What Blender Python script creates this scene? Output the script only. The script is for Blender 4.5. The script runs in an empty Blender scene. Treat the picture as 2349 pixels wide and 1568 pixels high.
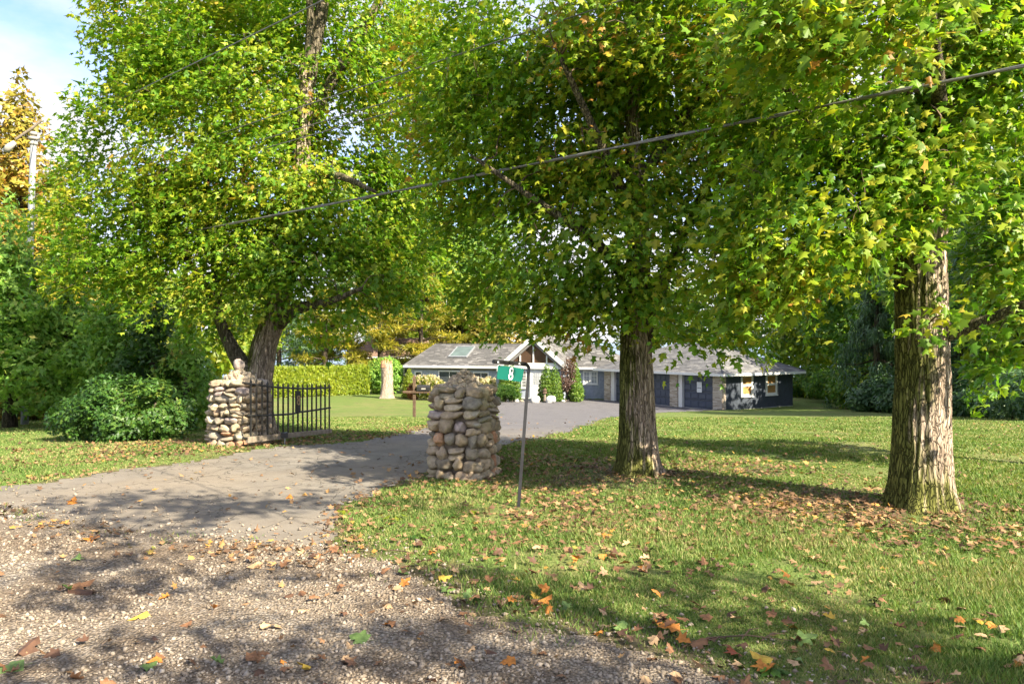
import bpy, math, random
import numpy as np
from mathutils import Vector, Matrix, noise as mnoise

random.seed(7)
rng = np.random.default_rng(7)
C = bpy.context.scene.collection
R = math.radians

# ------------------------------------------------------------------ camera
CAMZ = 1.9
cam_d = bpy.data.cameras.new('camera')
cam = bpy.data.objects.new('camera', cam_d)
C.objects.link(cam)
cam.location = (0, 0, CAMZ)
cam.rotation_euler = (R(90), 0, 0)
cam_d.sensor_width = 36
cam_d.lens = 27
cam_d.clip_start = 0.05
cam_d.clip_end = 9000
bpy.context.scene.camera = cam

# ------------------------------------------------------------------ sky and sun
SUN_AZ = Vector((.755, -.656)).normalized()
SUN_EL = R(37)
SUN = Vector((SUN_AZ.x*math.cos(SUN_EL), SUN_AZ.y*math.cos(SUN_EL), math.sin(SUN_EL)))
world = bpy.data.worlds.new('World')
bpy.context.scene.world = world
world.use_nodes = True
wn, wl = world.node_tree.nodes, world.node_tree.links
bg = wn['Background']
sky = wn.new('ShaderNodeTexSky')
sky.sky_type = 'NISHITA'
sky.sun_disc = False
sky.sun_elevation = SUN_EL
sky.sun_rotation = math.atan2(SUN_AZ.x, SUN_AZ.y)
sky.air_density = 1.0
sky.dust_density = 0.6
tc = wn.new('ShaderNodeTexCoord')
mp = wn.new('ShaderNodeMapping'); mp.inputs['Scale'].default_value = (1.3, 1.3, 3.2)
mp.inputs['Location'].default_value = (.53, .3, .66)
wl.new(tc.outputs['Generated'], mp.inputs['Vector'])
cn = wn.new('ShaderNodeTexNoise'); cn.inputs['Scale'].default_value = 2.1
cn.inputs['Detail'].default_value = 7; cn.inputs['Roughness'].default_value = .56
wl.new(mp.outputs['Vector'], cn.inputs['Vector'])
cr = wn.new('ShaderNodeValToRGB')
cr.color_ramp.elements[0].position = .36; cr.color_ramp.elements[1].position = .58
wl.new(cn.outputs['Fac'], cr.inputs['Fac'])
cmix = wn.new('ShaderNodeMix'); cmix.data_type = 'RGBA'
cmix.inputs['B'].default_value = (1.38, 1.38, 1.43, 1)
wl.new(cr.outputs['Color'], cmix.inputs['Factor'])
deep = wn.new('ShaderNodeMix'); deep.data_type = 'RGBA'; deep.blend_type = 'MULTIPLY'
deep.inputs['Factor'].default_value = 1
deep.inputs['B'].default_value = (.32, .325, .41, 1)
wl.new(sky.outputs['Color'], deep.inputs['A'])
wl.new(deep.outputs['Result'], cmix.inputs['A'])
wl.new(cmix.outputs['Result'], bg.inputs['Color'])
bg.inputs['Strength'].default_value = 0.15

sun_d = bpy.data.lights.new('sun', 'SUN')
sun_d.energy = 3.1
sun_d.angle = R(.5)
sun_d.color = (1, .89, .69)
sun = bpy.data.objects.new('sun', sun_d)
C.objects.link(sun)
sun.location = SUN*60
sun.rotation_euler = SUN.to_track_quat('Z', 'Y').to_euler()

sc = bpy.context.scene
sc.view_settings.view_transform = 'Standard'
sc.view_settings.look = 'None'
sc.view_settings.exposure = 2.6
sc.view_settings.gamma = 1
sc.view_settings.use_curve_mapping = False
sc.render.engine = 'CYCLES'
cy = sc.cycles
cy.max_bounces = 7; cy.diffuse_bounces = 4; cy.glossy_bounces = 2
cy.transmission_bounces = 4; cy.transparent_max_bounces = 6
cy.use_denoising = True
cy.use_adaptive_sampling = True
cy.adaptive_threshold = .02
cy.sample_clamp_indirect = 6

# ------------------------------------------------------------------ measuring helpers
FP, PX, PY = 1761.0, 1174.0, 784.0      # focal length and centre of the photograph in the units measured on it


def gz(x, y):
    """Height of the ground: level by the road, falling to the house, falling again to the lake."""
    d = np.asarray(y, float)
    x = np.asarray(x, float)
    t = np.clip((d-14)/34., 0, 1)
    s = t - np.sin(2*np.pi*t)/(2*np.pi)*.15
    u = np.clip((d-86)/60., 0, 1)
    u = u*u*(3-2*u)
    h = -2.3*s - 6*u
    near = np.clip((40-np.abs(d-10))/30, 0, 1)
    h = h + near*.012*(np.sin(x*.9+1)*np.cos(d*.8)+.6*np.sin(x*2.1+d*1.7))
    return h


def zg(x, y):
    return float(gz(x, y))


def at(px, py, d):
    return Vector(((px-PX)/FP*d, d, CAMZ-(py-PY)/FP*d))


def gp(px, py):
    """Point of the ground seen at px, py."""
    lo, hi = 1.5, 84.
    d = lo
    while d < hi:
        x = (px-PX)/FP*d
        if CAMZ-(py-PY)/FP*d <= zg(x, d):
            break
        d += .05
    x = (px-PX)/FP*d
    return Vector((x, d, zg(x, d)))


def on_ground(px, d):
    x = (px-PX)/FP*d
    return Vector((x, d, zg(x, d)))


# ------------------------------------------------------------------ mesh helpers
class MB:
    def __init__(self):
        self.v = []; self.f = []; self.tone = []

    def poly(self, pts, tone=.5):
        i = len(self.v)
        self.v += [Vector(p) for p in pts]
        self.f.append(tuple(range(i, i+len(pts))))
        self.tone.append(tone)

    def hexa(self, p, tone=.5):
        """p: 4 bottom points counter-clockwise, then 4 top points."""
        i = len(self.v)
        self.v += [Vector(q) for q in p]
        for q in ((3, 2, 1, 0), (4, 5, 6, 7), (0, 1, 5, 4), (1, 2, 6, 5), (2, 3, 7, 6), (3, 0, 4, 7)):
            self.f.append(tuple(i+k for k in q)); self.tone.append(tone)

    def box(self, c, s, M=None, tone=.5):
        x, y, z = s[0]/2, s[1]/2, s[2]/2
        p = [Vector(q) for q in ((-x, -y, -z), (x, -y, -z), (x, y, -z), (-x, y, -z), (-x, -y, z), (x, -y, z), (x, y, z), (-x, y, z))]
        if M is not None:
            p = [M @ q for q in p]
        c = Vector(c)
        self.hexa([q+c for q in p], tone)

    def tube(self, path, radii, n=8, cap=True, tone=.5):
        path = [Vector(p) for p in path]
        base = len(self.v)
        up = None
        for k, p in enumerate(path):
            a = path[max(k-1, 0)]; b = path[min(k+1, len(path)-1)]
            t = (b-a).normalized()
            if up is None:
                up = t.orthogonal().normalized()
            up = (up - t*up.dot(t)).normalized()
            w = t.cross(up)
            r = radii[k] if hasattr(radii, '__len__') else radii
            for j in range(n):
                an = 2*math.pi*j/n
                self.v.append(p + (up*math.cos(an)+w*math.sin(an))*r)
        for k in range(len(path)-1):
            for j in range(n):
                a = base+k*n+j; b = base+k*n+(j+1) % n
                self.f.append((a, b, b+n, a+n)); self.tone.append(tone)
        if cap:
            self.f.append(tuple(base+j for j in reversed(range(n)))); self.tone.append(tone)
            e = base+(len(path)-1)*n
            self.f.append(tuple(e+j for j in range(n))); self.tone.append(tone)

    def prism(self, outline, depth_vec, tone=.5):
        d = Vector(depth_vec)
        n = len(outline); i = len(self.v)
        self.v += [Vector(p) for p in outline]+[Vector(p)+d for p in outline]
        self.f.append(tuple(i+k for k in reversed(range(n)))); self.tone.append(tone)
        self.f.append(tuple(i+n+k for k in range(n))); self.tone.append(tone)
        for k in range(n):
            k2 = (k+1) % n
            self.f.append((i+k, i+k2, i+n+k2, i+n+k)); self.tone.append(tone)

    def build(self, name, mat, parent=None, smooth=False, kind=None, bevel=0, tones=False):
        org = base_of(parent)
        me = bpy.data.meshes.new(name)
        me.from_pydata([tuple(v-org) for v in self.v], [], self.f)
        if tones:
            a = me.attributes.new('tone', 'FLOAT', 'FACE')
            a.data.foreach_set('value', np.array(self.tone, dtype=np.float32))
        if smooth:
            me.polygons.foreach_set('use_smooth', [True]*len(me.polygons))
        me.materials.append(mat)
        o = bpy.data.objects.new(name, me)
        C.objects.link(o)
        if parent is not None:
            o.parent = parent
        if kind:
            o['kind'] = kind
        if bevel:
            b = o.modifiers.new('edge', 'BEVEL'); b.width = bevel; b.segments = 2; b.limit_method = 'ANGLE'
        return o


def base_of(o):
    """World position of an object (no object here is rotated unless it is a copied piece)."""
    p = Vector((0, 0, 0))
    while o is not None:
        p += o.location
        o = o.parent
    return p


def empty(name, loc, label, cat, group=None):
    o = bpy.data.objects.new(name, None)
    o.empty_display_size = .2
    o.location = loc
    C.objects.link(o)
    return tag(o, label, cat, group)


def tag(o, label=None, cat=None, group=None, kind=None):
    if label: o['label'] = label
    if cat: o['category'] = cat
    if group: o['group'] = group
    if kind: o['kind'] = kind
    return o


def np_mesh(name, V, T, mat, parent=None, kind=None, smooth=False, attrs=None):
    org = base_of(parent)
    V = np.asarray(V, np.float32) - np.array(org, np.float32)
    T = np.asarray(T, np.int32)
    k = T.shape[1]
    me = bpy.data.meshes.new(name)
    me.vertices.add(len(V)); me.vertices.foreach_set('co', V.ravel())
    me.loops.add(T.size); me.loops.foreach_set('vertex_index', T.ravel())
    me.polygons.add(len(T)); me.polygons.foreach_set('loop_start', np.arange(0, T.size, k, dtype=np.int32))
    if smooth:
        me.polygons.foreach_set('use_smooth', np.ones(len(T), bool))
    me.update(calc_edges=True)
    for an, (dom, arr) in (attrs or {}).items():
        a = me.attributes.new(an, 'FLOAT', dom)
        a.data.foreach_set('value', np.asarray(arr, np.float32))
    me.materials.append(mat)
    o = bpy.data.objects.new(name, me)
    C.objects.link(o)
    if parent is not None:
        o.parent = parent
    if kind:
        o['kind'] = kind
    return o


# ------------------------------------------------------------------ materials
class NT:
    def __init__(self, name):
        self.m = bpy.data.materials.new(name)
        self.m.use_nodes = True
        self.n, self.l = self.m.node_tree.nodes, self.m.node_tree.links
        self.b = self.n['Principled BSDF']
        self.out = self.n['Material Output']

    def node(self, t, **kw):
        o = self.n.new(t)
        for k, v in kw.items():
            if k in o.inputs.keys() if isinstance(k, str) else False:
                o.inputs[k].default_value = v
            else:
                setattr(o, k, v)
        return o

    def link(self, a, b):
        self.l.new(a, b)

    def pos(self, scale=(1, 1, 1), obj=False):
        if obj:
            s = self.node('ShaderNodeTexCoord').outputs['Object']
        else:
            s = self.node('ShaderNodeNewGeometry').outputs['Position']
        if scale == (1, 1, 1):
            return s
        m = self.node('ShaderNodeMapping'); m.inputs['Scale'].default_value = scale
        self.link(s, m.inputs['Vector'])
        return m.outputs['Vector']

    def noise(self, vec, scale, detail=4, rough=.55):
        n = self.node('ShaderNodeTexNoise')
        n.inputs['Scale'].default_value = scale; n.inputs['Detail'].default_value = detail
        n.inputs['Roughness'].default_value = rough
        self.link(vec, n.inputs['Vector'])
        return n.outputs['Fac']

    def ramp(self, fac, stops, interp='LINEAR'):
        r = self.node('ShaderNodeValToRGB')
        r.color_ramp.interpolation = interp
        e = r.color_ramp.elements
        while len(e) < len(stops):
            e.new(.5)
        for k, (p, c) in enumerate(stops):
            e[k].position = p
            e[k].color = (c, c, c, 1) if not hasattr(c, '__len__') else (*c, 1)
        self.link(fac, r.inputs['Fac'])
        return r.outputs['Color']

    def mix(self, fac, a, b, mode='MIX'):
        m = self.node('ShaderNodeMix'); m.data_type = 'RGBA'; m.blend_type = mode
        for s, key in ((fac, 'Factor'), (a, 'A'), (b, 'B')):
            if isinstance(s, bpy.types.NodeSocket):
                self.link(s, m.inputs[key])
            elif hasattr(s, '__len__'):
                m.inputs[key].default_value = (*s, 1)
            else:
                m.inputs[key].default_value = s
        return m.outputs['Result']

    def math(self, op, a, b=0.):
        m = self.node('ShaderNodeMath'); m.operation = op
        for k, s in ((0, a), (1, b)):
            if isinstance(s, bpy.types.NodeSocket):
                self.link(s, m.inputs[k])
            else:
                m.inputs[k].default_value = s
        return m.outputs[0]

    def color(self, c):
        if isinstance(c, bpy.types.NodeSocket):
            self.link(c, self.b.inputs['Base Color'])
        else:
            self.b.inputs['Base Color'].default_value = (*c, 1)

    def bump(self, h, strength=.5, dist=.01):
        b = self.node('ShaderNodeBump')
        b.inputs['Strength'].default_value = strength; b.inputs['Distance'].default_value = dist
        self.link(h, b.inputs['Height'])
        self.link(b.outputs['Normal'], self.b.inputs['Normal'])

    def set(self, rough=.7, spec=.3, metal=0.):
        self.b.inputs['Roughness'].default_value = rough
        self.b.inputs['Specular IOR Level'].default_value = spec
        self.b.inputs['Metallic'].default_value = metal
        return self.m


def plain(name, c, rough=.6, var=.15, scale=6., spec=.3, metal=0., bump=0.):
    t = NT(name)
    f = t.noise(t.pos(), scale, 5)
    a = tuple(x*(1-var) for x in c); b = tuple(min(1, x*(1+var)) for x in c)
    t.color(t.ramp(f, [(.3, a), (.7, b)]))
    if bump:
        t.bump(t.noise(t.pos(), scale*6, 3), bump, .01)
    return t.set(rough, spec, metal)


def leaf_mat(name, cols, trans=.47, rnd='island', rough=.45, nscale=.45, spec=.35, tboost=1.3):
    """cols: list of (position, colour) over a random value per leaf, shifted slowly through the crown."""
    t = NT(name)
    if rnd == 'island':
        r = t.node('ShaderNodeNewGeometry').outputs['Random Per Island']
    else:
        r = t.node('ShaderNodeObjectInfo').outputs['Random']
    n = t.noise(t.pos(), nscale, 3)
    f = t.math('ADD', t.math('MULTIPLY', r, .68), t.math('MULTIPLY', t.math('SUBTRACT', n, .5), .95))
    f = t.math('ADD', f, .21)
    c = t.ramp(f, cols)
    v = t.node('ShaderNodeNewGeometry').outputs['Random Per Island'] if rnd == 'island' else r
    h = t.math('FRACT', t.math('MULTIPLY', v, 17.31))
    c = t.mix(1., c, t.ramp(h, [(0, .72), (1, 1.22)]), 'MULTIPLY')
    t.color(c)
    t.set(rough, spec)
    tr = t.node('ShaderNodeBsdfTranslucent')
    t.link(t.mix(1., c, (tboost, tboost*1.08, .55), 'MULTIPLY'), tr.inputs['Color'])
    mx = t.node('ShaderNodeMixShader'); mx.inputs['Fac'].default_value = trans
    t.link(t.b.outputs['BSDF'], mx.inputs[1]); t.link(tr.outputs['BSDF'], mx.inputs[2])
    t.link(mx.outputs['Shader'], t.out.inputs['Surface'])
    return t.m


def lawn_material():
    t = NT('lawn_soil')
    p = t.pos()
    big = t.noise(p, .22, 4); mid = t.noise(p, 1.3, 5, .6); fine = t.noise(p, 28, 4, .7)
    grain = t.noise(t.pos((60, 22, 60)), 1., 3, .6)
    green = t.ramp(fine, [(.3, (.055, .090, .022)), (.5, (.105, .150, .038)), (.72, (.165, .205, .066))])
    dry = t.ramp(fine, [(.3, (.115, .112, .040)), (.7, (.255, .230, .105))])
    c = t.mix(t.ramp(t.math('ADD', t.math('MULTIPLY', big, .6), t.math('MULTIPLY', mid, .4)), [(.47, 0.), (.63, .75)]), green, dry)
    soil = t.ramp(fine, [(.3, (.060, .044, .028)), (.7, (.150, .115, .078))])
    at_ = t.node('ShaderNodeAttribute'); at_.attribute_name = 'worn'
    wf = t.math('ADD', t.noise(p, 1.1, 6, .62), t.math('MULTIPLY', at_.outputs['Fac'], .32))
    c = t.mix(t.ramp(wf, [(.58, 0.), (.70, .85)]), c, soil)
    c = t.mix(.35, c, t.ramp(grain, [(.3, .55), (.7, 1.35)]), 'MULTIPLY')
    t.color(c)
    t.bump(t.math('ADD', fine, grain), .6, .03)
    return t.set(.95, .08)


def asphalt_material():
    t = NT('worn_asphalt')
    p = t.pos()
    fine = t.noise(p, 140, 3, .6); mid = t.noise(p, 2.2, 6, .6); big = t.noise(p, .35, 3)
    base = t.ramp(mid, [(.3, (0.117, 0.106, 0.094)), (.7, (0.191, 0.173, 0.150))])
    base = t.mix(t.ramp(big, [(.42, 0.), (.62, .55)]), base, (.21, .172, .13))
    sy = t.node('ShaderNodeSeparateXYZ'); t.link(p, sy.inputs[0])
    newer = t.ramp(t.math('MULTIPLY', sy.outputs['Y'], .02), [(.28, 0.), (.42, 1.)])
    base = t.mix(newer, base, t.ramp(mid, [(.3, (.088, .086, .094)), (.7, (.135, .128, .132))]))
    c = t.mix(.5, base, t.ramp(fine, [(.3, .55), (.7, 1.45)]), 'MULTIPLY')
    # cracks: edges of a distorted cell pattern, only in patches
    wob = t.node('ShaderNodeVectorMath'); wob.operation = 'ADD'
    nz = t.node('ShaderNodeTexNoise'); nz.inputs['Scale'].default_value = 1.6; nz.inputs['Detail'].default_value = 4
    t.link(p, nz.inputs['Vector'])
    sc_ = t.node('ShaderNodeVectorMath'); sc_.operation = 'SCALE'; sc_.inputs['Scale'].default_value = .9
    t.link(nz.outputs['Color'], sc_.inputs[0])
    t.link(p, wob.inputs[0]); t.link(sc_.outputs[0], wob.inputs[1])
    vo = t.node('ShaderNodeTexVoronoi'); vo.feature = 'DISTANCE_TO_EDGE'; vo.inputs['Scale'].default_value = 2.6
    t.link(wob.outputs[0], vo.inputs['Vector'])
    crack = t.ramp(vo.outputs['Distance'], [(0., 1.), (.028, 0.)])
    vo2 = t.node('ShaderNodeTexVoronoi'); vo2.feature = 'DISTANCE_TO_EDGE'; vo2.inputs['Scale'].default_value = .8
    t.link(wob.outputs[0], vo2.inputs['Vector'])
    crack2 = t.ramp(vo2.outputs['Distance'], [(0., 1.), (.010, 0.)])
    patch = t.ramp(t.noise(p, .55, 2), [(.46, 0.), (.56, 1.)])
    k = t.math('MAXIMUM', t.math('MULTIPLY', crack, patch), t.math('MULTIPLY', crack2, .8))
    c = t.mix(t.math('MULTIPLY', k, .8), c, (.035, .032, .026))
    t.color(c)
    h = t.math('SUBTRACT', t.math('MULTIPLY', fine, .4), k)
    t.bump(h, .6, .012)
    return t.set(.88, .25)


def gravel_material():
    t = NT('crushed_gravel')
    p = t.pos()
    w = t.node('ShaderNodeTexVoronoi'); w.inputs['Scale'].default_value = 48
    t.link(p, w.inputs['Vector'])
    sep = t.node('ShaderNodeSeparateColor'); t.link(w.outputs['Color'], sep.inputs[0])
    c = t.ramp(sep.outputs[0], [(0., (0.131, 0.111, 0.086)), (.4, (0.246, 0.209, 0.168)), (.75, (0.344, 0.299, 0.246)), (1., (0.443, 0.402, 0.353))])
    mud = t.ramp(t.noise(p, .9, 6, .65), [(.36, .15), (.58, .92)])
    c = t.mix(mud, c, t.ramp(t.noise(p, 30, 4), [(.3, (.12, .085, .055)), (.7, (.235, .18, .13))]))
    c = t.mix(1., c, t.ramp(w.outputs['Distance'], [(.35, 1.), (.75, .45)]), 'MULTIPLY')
    t.color(c)
    t.bump(t.math('ADD', t.math('MULTIPLY', w.outputs['Distance'], -1.), t.math('MULTIPLY', t.noise(p, 9, 4), .8)), .9, .02)
    return t.set(.92, .2)


def bark_material(name, a, b, moss=.5):
    t = NT(name)
    o = t.pos(obj=True)
    m = t.node('ShaderNodeMapping'); m.inputs['Scale'].default_value = (11, 11, 1.7)
    t.link(o, m.inputs['Vector'])
    n = t.noise(m.outputs['Vector'], 2., 6, .62)
    big = t.noise(t.pos(obj=True), 1.4, 4)
    c = t.ramp(n, [(.30, tuple(x*.5 for x in a)), (.46, a), (.66, b)])
    wv = t.node('ShaderNodeVectorMath'); wv.operation = 'MULTIPLY_ADD'
    nz = t.node('ShaderNodeTexNoise'); nz.inputs['Scale'].default_value = 7; nz.inputs['Detail'].default_value = 3
    t.link(o, nz.inputs['Vector'])
    t.link(nz.outputs['Color'], wv.inputs[0]); wv.inputs[1].default_value = (.07, .07, .5); t.link(o, wv.inputs[2])
    m2 = t.node('ShaderNodeMapping'); m2.inputs['Scale'].default_value = (30, 30, 3.6)
    t.link(wv.outputs[0], m2.inputs['Vector'])
    vo = t.node('ShaderNodeTexVoronoi'); vo.feature = 'DISTANCE_TO_EDGE'; vo.inputs['Scale'].default_value = 1.
    t.link(m2.outputs['Vector'], vo.inputs['Vector'])
    crack = t.ramp(vo.outputs['Distance'], [(.0, 1.), (.13, 0.)])
    c = t.mix(t.math('MULTIPLY', crack, .62), c, tuple(x*.25 for x in a))
    geo = t.node('ShaderNodeNewGeometry')
    sx = t.node('ShaderNodeSeparateXYZ'); t.link(geo.outputs['Normal'], sx.inputs[0])
    so = t.node('ShaderNodeSeparateXYZ'); t.link(o, so.inputs[0])
    low = t.ramp(so.outputs['Z'], [(0., 1.), (1., .0)])
    mf = t.math('ADD', t.math('MULTIPLY', t.math('MULTIPLY', sx.outputs['X'], -1.), .35), t.math('ADD', t.math('MULTIPLY', big, .9), t.math('MULTIPLY', low, .22)))
    mf = t.math('MULTIPLY', t.ramp(mf, [(.42, 0.), (.68, 1.)]), moss)
    mc = t.ramp(n, [(.3, (.035, .045, .008)), (.7, (.20, .205, .045))])
    mc = t.mix(t.math('MULTIPLY', crack, .8), mc, (.02, .024, .006))
    t.color(t.mix(mf, c, mc))
    t.bump(t.math('ADD', t.math('MULTIPLY', n, .6), t.math('MULTIPLY', crack, -.8)), 1., .03)
    return t.set(.95, .1)


def stone_material(name, cols):
    t = NT(name)
    r = t.node('ShaderNodeObjectInfo').outputs['Random']
    c = t.ramp(r, cols, 'LINEAR')
    p = t.pos()
    n = t.noise(p, 14, 6, .65)
    c = t.mix(.75, c, t.ramp(n, [(.3, .5), (.5, 1.), (.72, 1.6)]), 'MULTIPLY')
    lich = t.ramp(t.noise(p, 5, 5, .7), [(.56, 0.), (.70, .6)])
    c = t.mix(lich, c, (.34, .34, .29))
    dark = t.ramp(t.noise(p, 42, 3, .6), [(.62, 0.), (.74, .7)])
    c = t.mix(dark, c, (.07, .065, .055))
    moss = t.ramp(t.noise(p, 2.3, 4), [(.55, 0.), (.72, .45)])
    c = t.mix(moss, c, (.16, .16, .07))
    t.color(c)
    t.bump(t.math('ADD', n, t.noise(p, 60, 3)), .5, .012)
    return t.set(.9, .15)


def tone_material(name, stops, rough=.85, fine=30, amount=.3, bump=.3):
    """Colour from the per-piece attribute 'tone' (each shingle or brick its own shade)."""
    t = NT(name)
    a = t.node('ShaderNodeAttribute'); a.attribute_name = 'tone'
    c = t.ramp(a.outputs['Fac'], stops)
    n = t.noise(t.pos(), fine, 4)
    t.color(t.mix(amount, c, t.ramp(n, [(.3, .6), (.7, 1.4)]), 'MULTIPLY'))
    t.bump(n, bump, .01)
    return t.set(rough, .2)


def siding_material(name, c, groove=.2):
    t = NT(name)
    n = t.noise(t.pos(), 5, 5, .6)
    t.color(t.ramp(n, [(.3, tuple(x*.82 for x in c)), (.7, tuple(x*1.15 for x in c))]))
    t.bump(t.noise(t.pos(), 60, 3), .5, .006)
    return t.set(.8, .2)


def pane_material(name, c, rough=.08):
    t = NT(name)
    t.color(t.ramp(t.noise(t.pos(), 1.5, 3), [(.3, tuple(x*.7 for x in c)), (.7, tuple(x*1.2 for x in c))]))
    return t.set(rough, .6)


M = {}
M['lawn'] = lawn_material()
M['asphalt'] = asphalt_material()
M['gravel'] = gravel_material()
M['bark'] = bark_material('maple_bark', (.28, .215, .16), (.56, .455, .36), .95)
M['bark_dark'] = bark_material('dark_bark', (.07, .055, .042), (.17, .135, .10), .35)
M['bark_limb'] = bark_material('limb_bark', (.10, .085, .06), (.26, .22, .16), .3)
M['twig'] = plain('twig_bark', (.11, .075, .05), .9, .4, 4)
M['stone'] = stone_material('field_stone', [(0., (0.178, 0.148, 0.108)), (.2, (0.324, 0.255, 0.176)), (.4, (0.216, 0.194, 0.158)), (.6, (0.378, 0.301, 0.203)), (.8, (0.259, 0.194, 0.135)), (1., (0.410, 0.342, 0.243))])
M['stone_rust'] = stone_material('rust_stone', [(0., (.34, .17, .10)), (1., (.42, .25, .15))])
M['stone_pink'] = stone_material('pink_granite', [(0., (0.302, 0.245, 0.223)), (1., (0.331, 0.274, 0.245))])
M['stone_white'] = stone_material('white_stone', [(0., (0.422, 0.422, 0.422)), (1., (0.490, 0.490, 0.490))])
M['mortar'] = plain('pillar_mortar', (.17, .135, .10), .95, .4, 9, bump=.6)
M['iron'] = plain('black_iron', (.022, .021, .019), .5, .5, 8, .5, .3)
M['iron_rust'] = plain('weathered_iron', (.060, .052, .040), .7, .5, 9, .4, .2)
M['post_black'] = plain('black_steel_post', (.016, .016, .018), .45, .4, 9, .5)
M['timber'] = plain('weathered_timber', (.20, .165, .125), .85, .35, 12, bump=.5)
M['timber_dark'] = plain('dark_timber', (.095, .062, .040), .85, .4, 10, bump=.4)
M['sign_green'] = plain('green_sign_sheet', (0.003, 0.097, 0.076), .4, .06, 3, .4)
M['sign_white'] = plain('white_sign_sheet', (.62, .66, .66), .5, .05, 5)
M['brass'] = plain('aged_brass', (.42, .29, .18), .4, .2, 8, .5, .7)
M['white'] = plain('white_paint', (.66, .66, .64), .5, .04, 3)
M['grey_steel'] = plain('galvanised_steel', (.30, .315, .33), .45, .12, 6, .5, .4)
M['ceramic'] = plain('pale_insulator', (.33, .31, .28), .4, .15, 8)
M['cable'] = plain('aluminium_cable', (.15, .148, .145), .5, .2, 3, .5, .3)
M['cable_black'] = plain('black_cable', (.02, .02, .022), .5, .2, 3, .4)
M['siding'] = siding_material('slate_blue_siding', (.31, .345, .41))
M['stucco'] = siding_material('navy_stucco', (.050, .060, .078))
M['door_navy'] = plain('navy_door_paint', (.055, .066, .10), .42, .08, 3, .4)
M['soffit'] = plain('grey_soffit', (.20, .19, .185), .8, .1, 3)
M['pane'] = pane_material('window_glass', (.06, .07, .08))
M['pane_brown'] = pane_material('brown_tinted_glass', (.085, .050, .034), .15)
M['pane_pale'] = pane_material('pale_window_glass', (.34, .36, .38), .2)
M['skylight'] = pane_material('skylight_glass', (.085, .12, .112), .6)
M['blind'] = plain('bamboo_blind', (.34, .19, .065), .7, .3, 20)
M['shingle'] = tone_material('grey_shingles', [(0., (0.085, 0.083, 0.082)), (.55, (0.119, 0.116, 0.113)), (.85, (0.146, 0.141, 0.136)), (1., (0.224, 0.218, 0.211))])
M['shingle_g'] = tone_material('garage_shingles', [(0., (0.108, 0.108, 0.112)), (.6, (0.144, 0.144, 0.148)), (1., (0.194, 0.191, 0.187))])
M['shingle_b'] = tone_material('brown_shingles', [(0., (.16, .10, .075)), (1., (.24, .16, .12))])
M['underlay'] = plain('roof_underlay', (.09, .09, .09), .9, .1, 3)
M['brick'] = tone_material('thin_stone_brick', [(0., (.30, .245, .19)), (.5, (.45, .385, .31)), (1., (.56, .50, .42))], fine=18, amount=.25)
M['joint'] = plain('brick_joint', (.17, .145, .12), .95, .2, 9)
M['concrete'] = plain('pale_concrete', (.42, .41, .39), .9, .15, 3, bump=.3)
M['paper'] = plain('white_paper', (.72, .73, .74), .6, .03, 3)
M['ink'] = plain('black_ink', (.03, .03, .035), .7, .1, 3)
M['lake'] = plain('lake_water', (.10, .16, .22), .25, .1, .02, .5)

# leaf colours, most raised brighter than real pigment to lift shaded foliage
GREENS = [(0., (.045, .125, .015)), (.3, (.095, .215, .018)), (.55, (.160, .285, .022)), (.78, (.260, .340, .027)), (.93, (.38, .34, .04)), (1., (.40, .20, .05))]
YELLOW = [(0., (.048, .135, .013)), (.25, (.100, .225, .018)), (.52, (.175, .300, .022)), (.78, (.300, .365, .028)), (.94, (.42, .37, .04)), (1., (.42, .22, .05))]
DEEP = [(0., (.022, .060, .010)), (.4, (.045, .108, .014)), (.7, (.080, .150, .017)), (.9, (.140, .190, .022)), (1., (.28, .20, .04))]
M['leaf_a'] = leaf_mat('maple_leaf_green', GREENS)
M['leaf_a1'] = leaf_mat('maple_leaf_green_single', GREENS, rnd='object')
M['leaf_y'] = leaf_mat('maple_leaf_yellowing', YELLOW)
M['leaf_y1'] = leaf_mat('maple_leaf_yellowing_single', YELLOW, rnd='object')
M['leaf_d'] = leaf_mat('maple_leaf_deep', DEEP)
M['wood_leaf'] = leaf_mat('wood_leaf', [(0., (0.045, 0.128, 0.027)), (.5, (0.099, 0.203, 0.030)), (.8, (0.180, 0.270, 0.033)), (1., (0.315, 0.315, 0.045))], nscale=.16)
M['wood_lime'] = leaf_mat('wood_leaf_lime', [(0., (0.075, 0.150, 0.015)), (.5, (0.175, 0.256, 0.022)), (.85, (0.300, 0.325, 0.035)), (1., (0.413, 0.350, 0.050))], nscale=.16)
M['wood_olive'] = leaf_mat('wood_leaf_olive', [(0., (0.098, 0.111, 0.021)), (.5, (0.195, 0.189, 0.029)), (.85, (0.305, 0.247, 0.046)), (1., (0.377, 0.195, 0.052))], nscale=.2)
M['cedar_gold'] = leaf_mat('golden_cedar_spray', [(0., (0.114, 0.114, 0.018)), (.4, (0.228, 0.204, 0.026)), (.75, (0.360, 0.264, 0.038)), (1., (0.360, 0.144, 0.036))], .25, nscale=.5)
M['cedar'] = leaf_mat('cedar_spray', [(0., (0.096, 0.204, 0.042)), (.5, (0.192, 0.360, 0.058)), (.85, (0.300, 0.432, 0.072)), (1., (0.360, 0.288, 0.084))], .4, nscale=.6)
M['yew'] = leaf_mat('yew_spray', [(0., (0.022, 0.068, 0.014)), (.5, (0.046, 0.115, 0.019)), (.85, (0.081, 0.155, 0.022)), (1., (0.124, 0.167, 0.025))], .3, nscale=.9)
M['hedge'] = leaf_mat('hedge_spray', [(0., (0.098, 0.155, 0.014)), (.5, (0.172, 0.236, 0.016)), (1., (0.270, 0.301, 0.023))], .3, nscale=.3)
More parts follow.
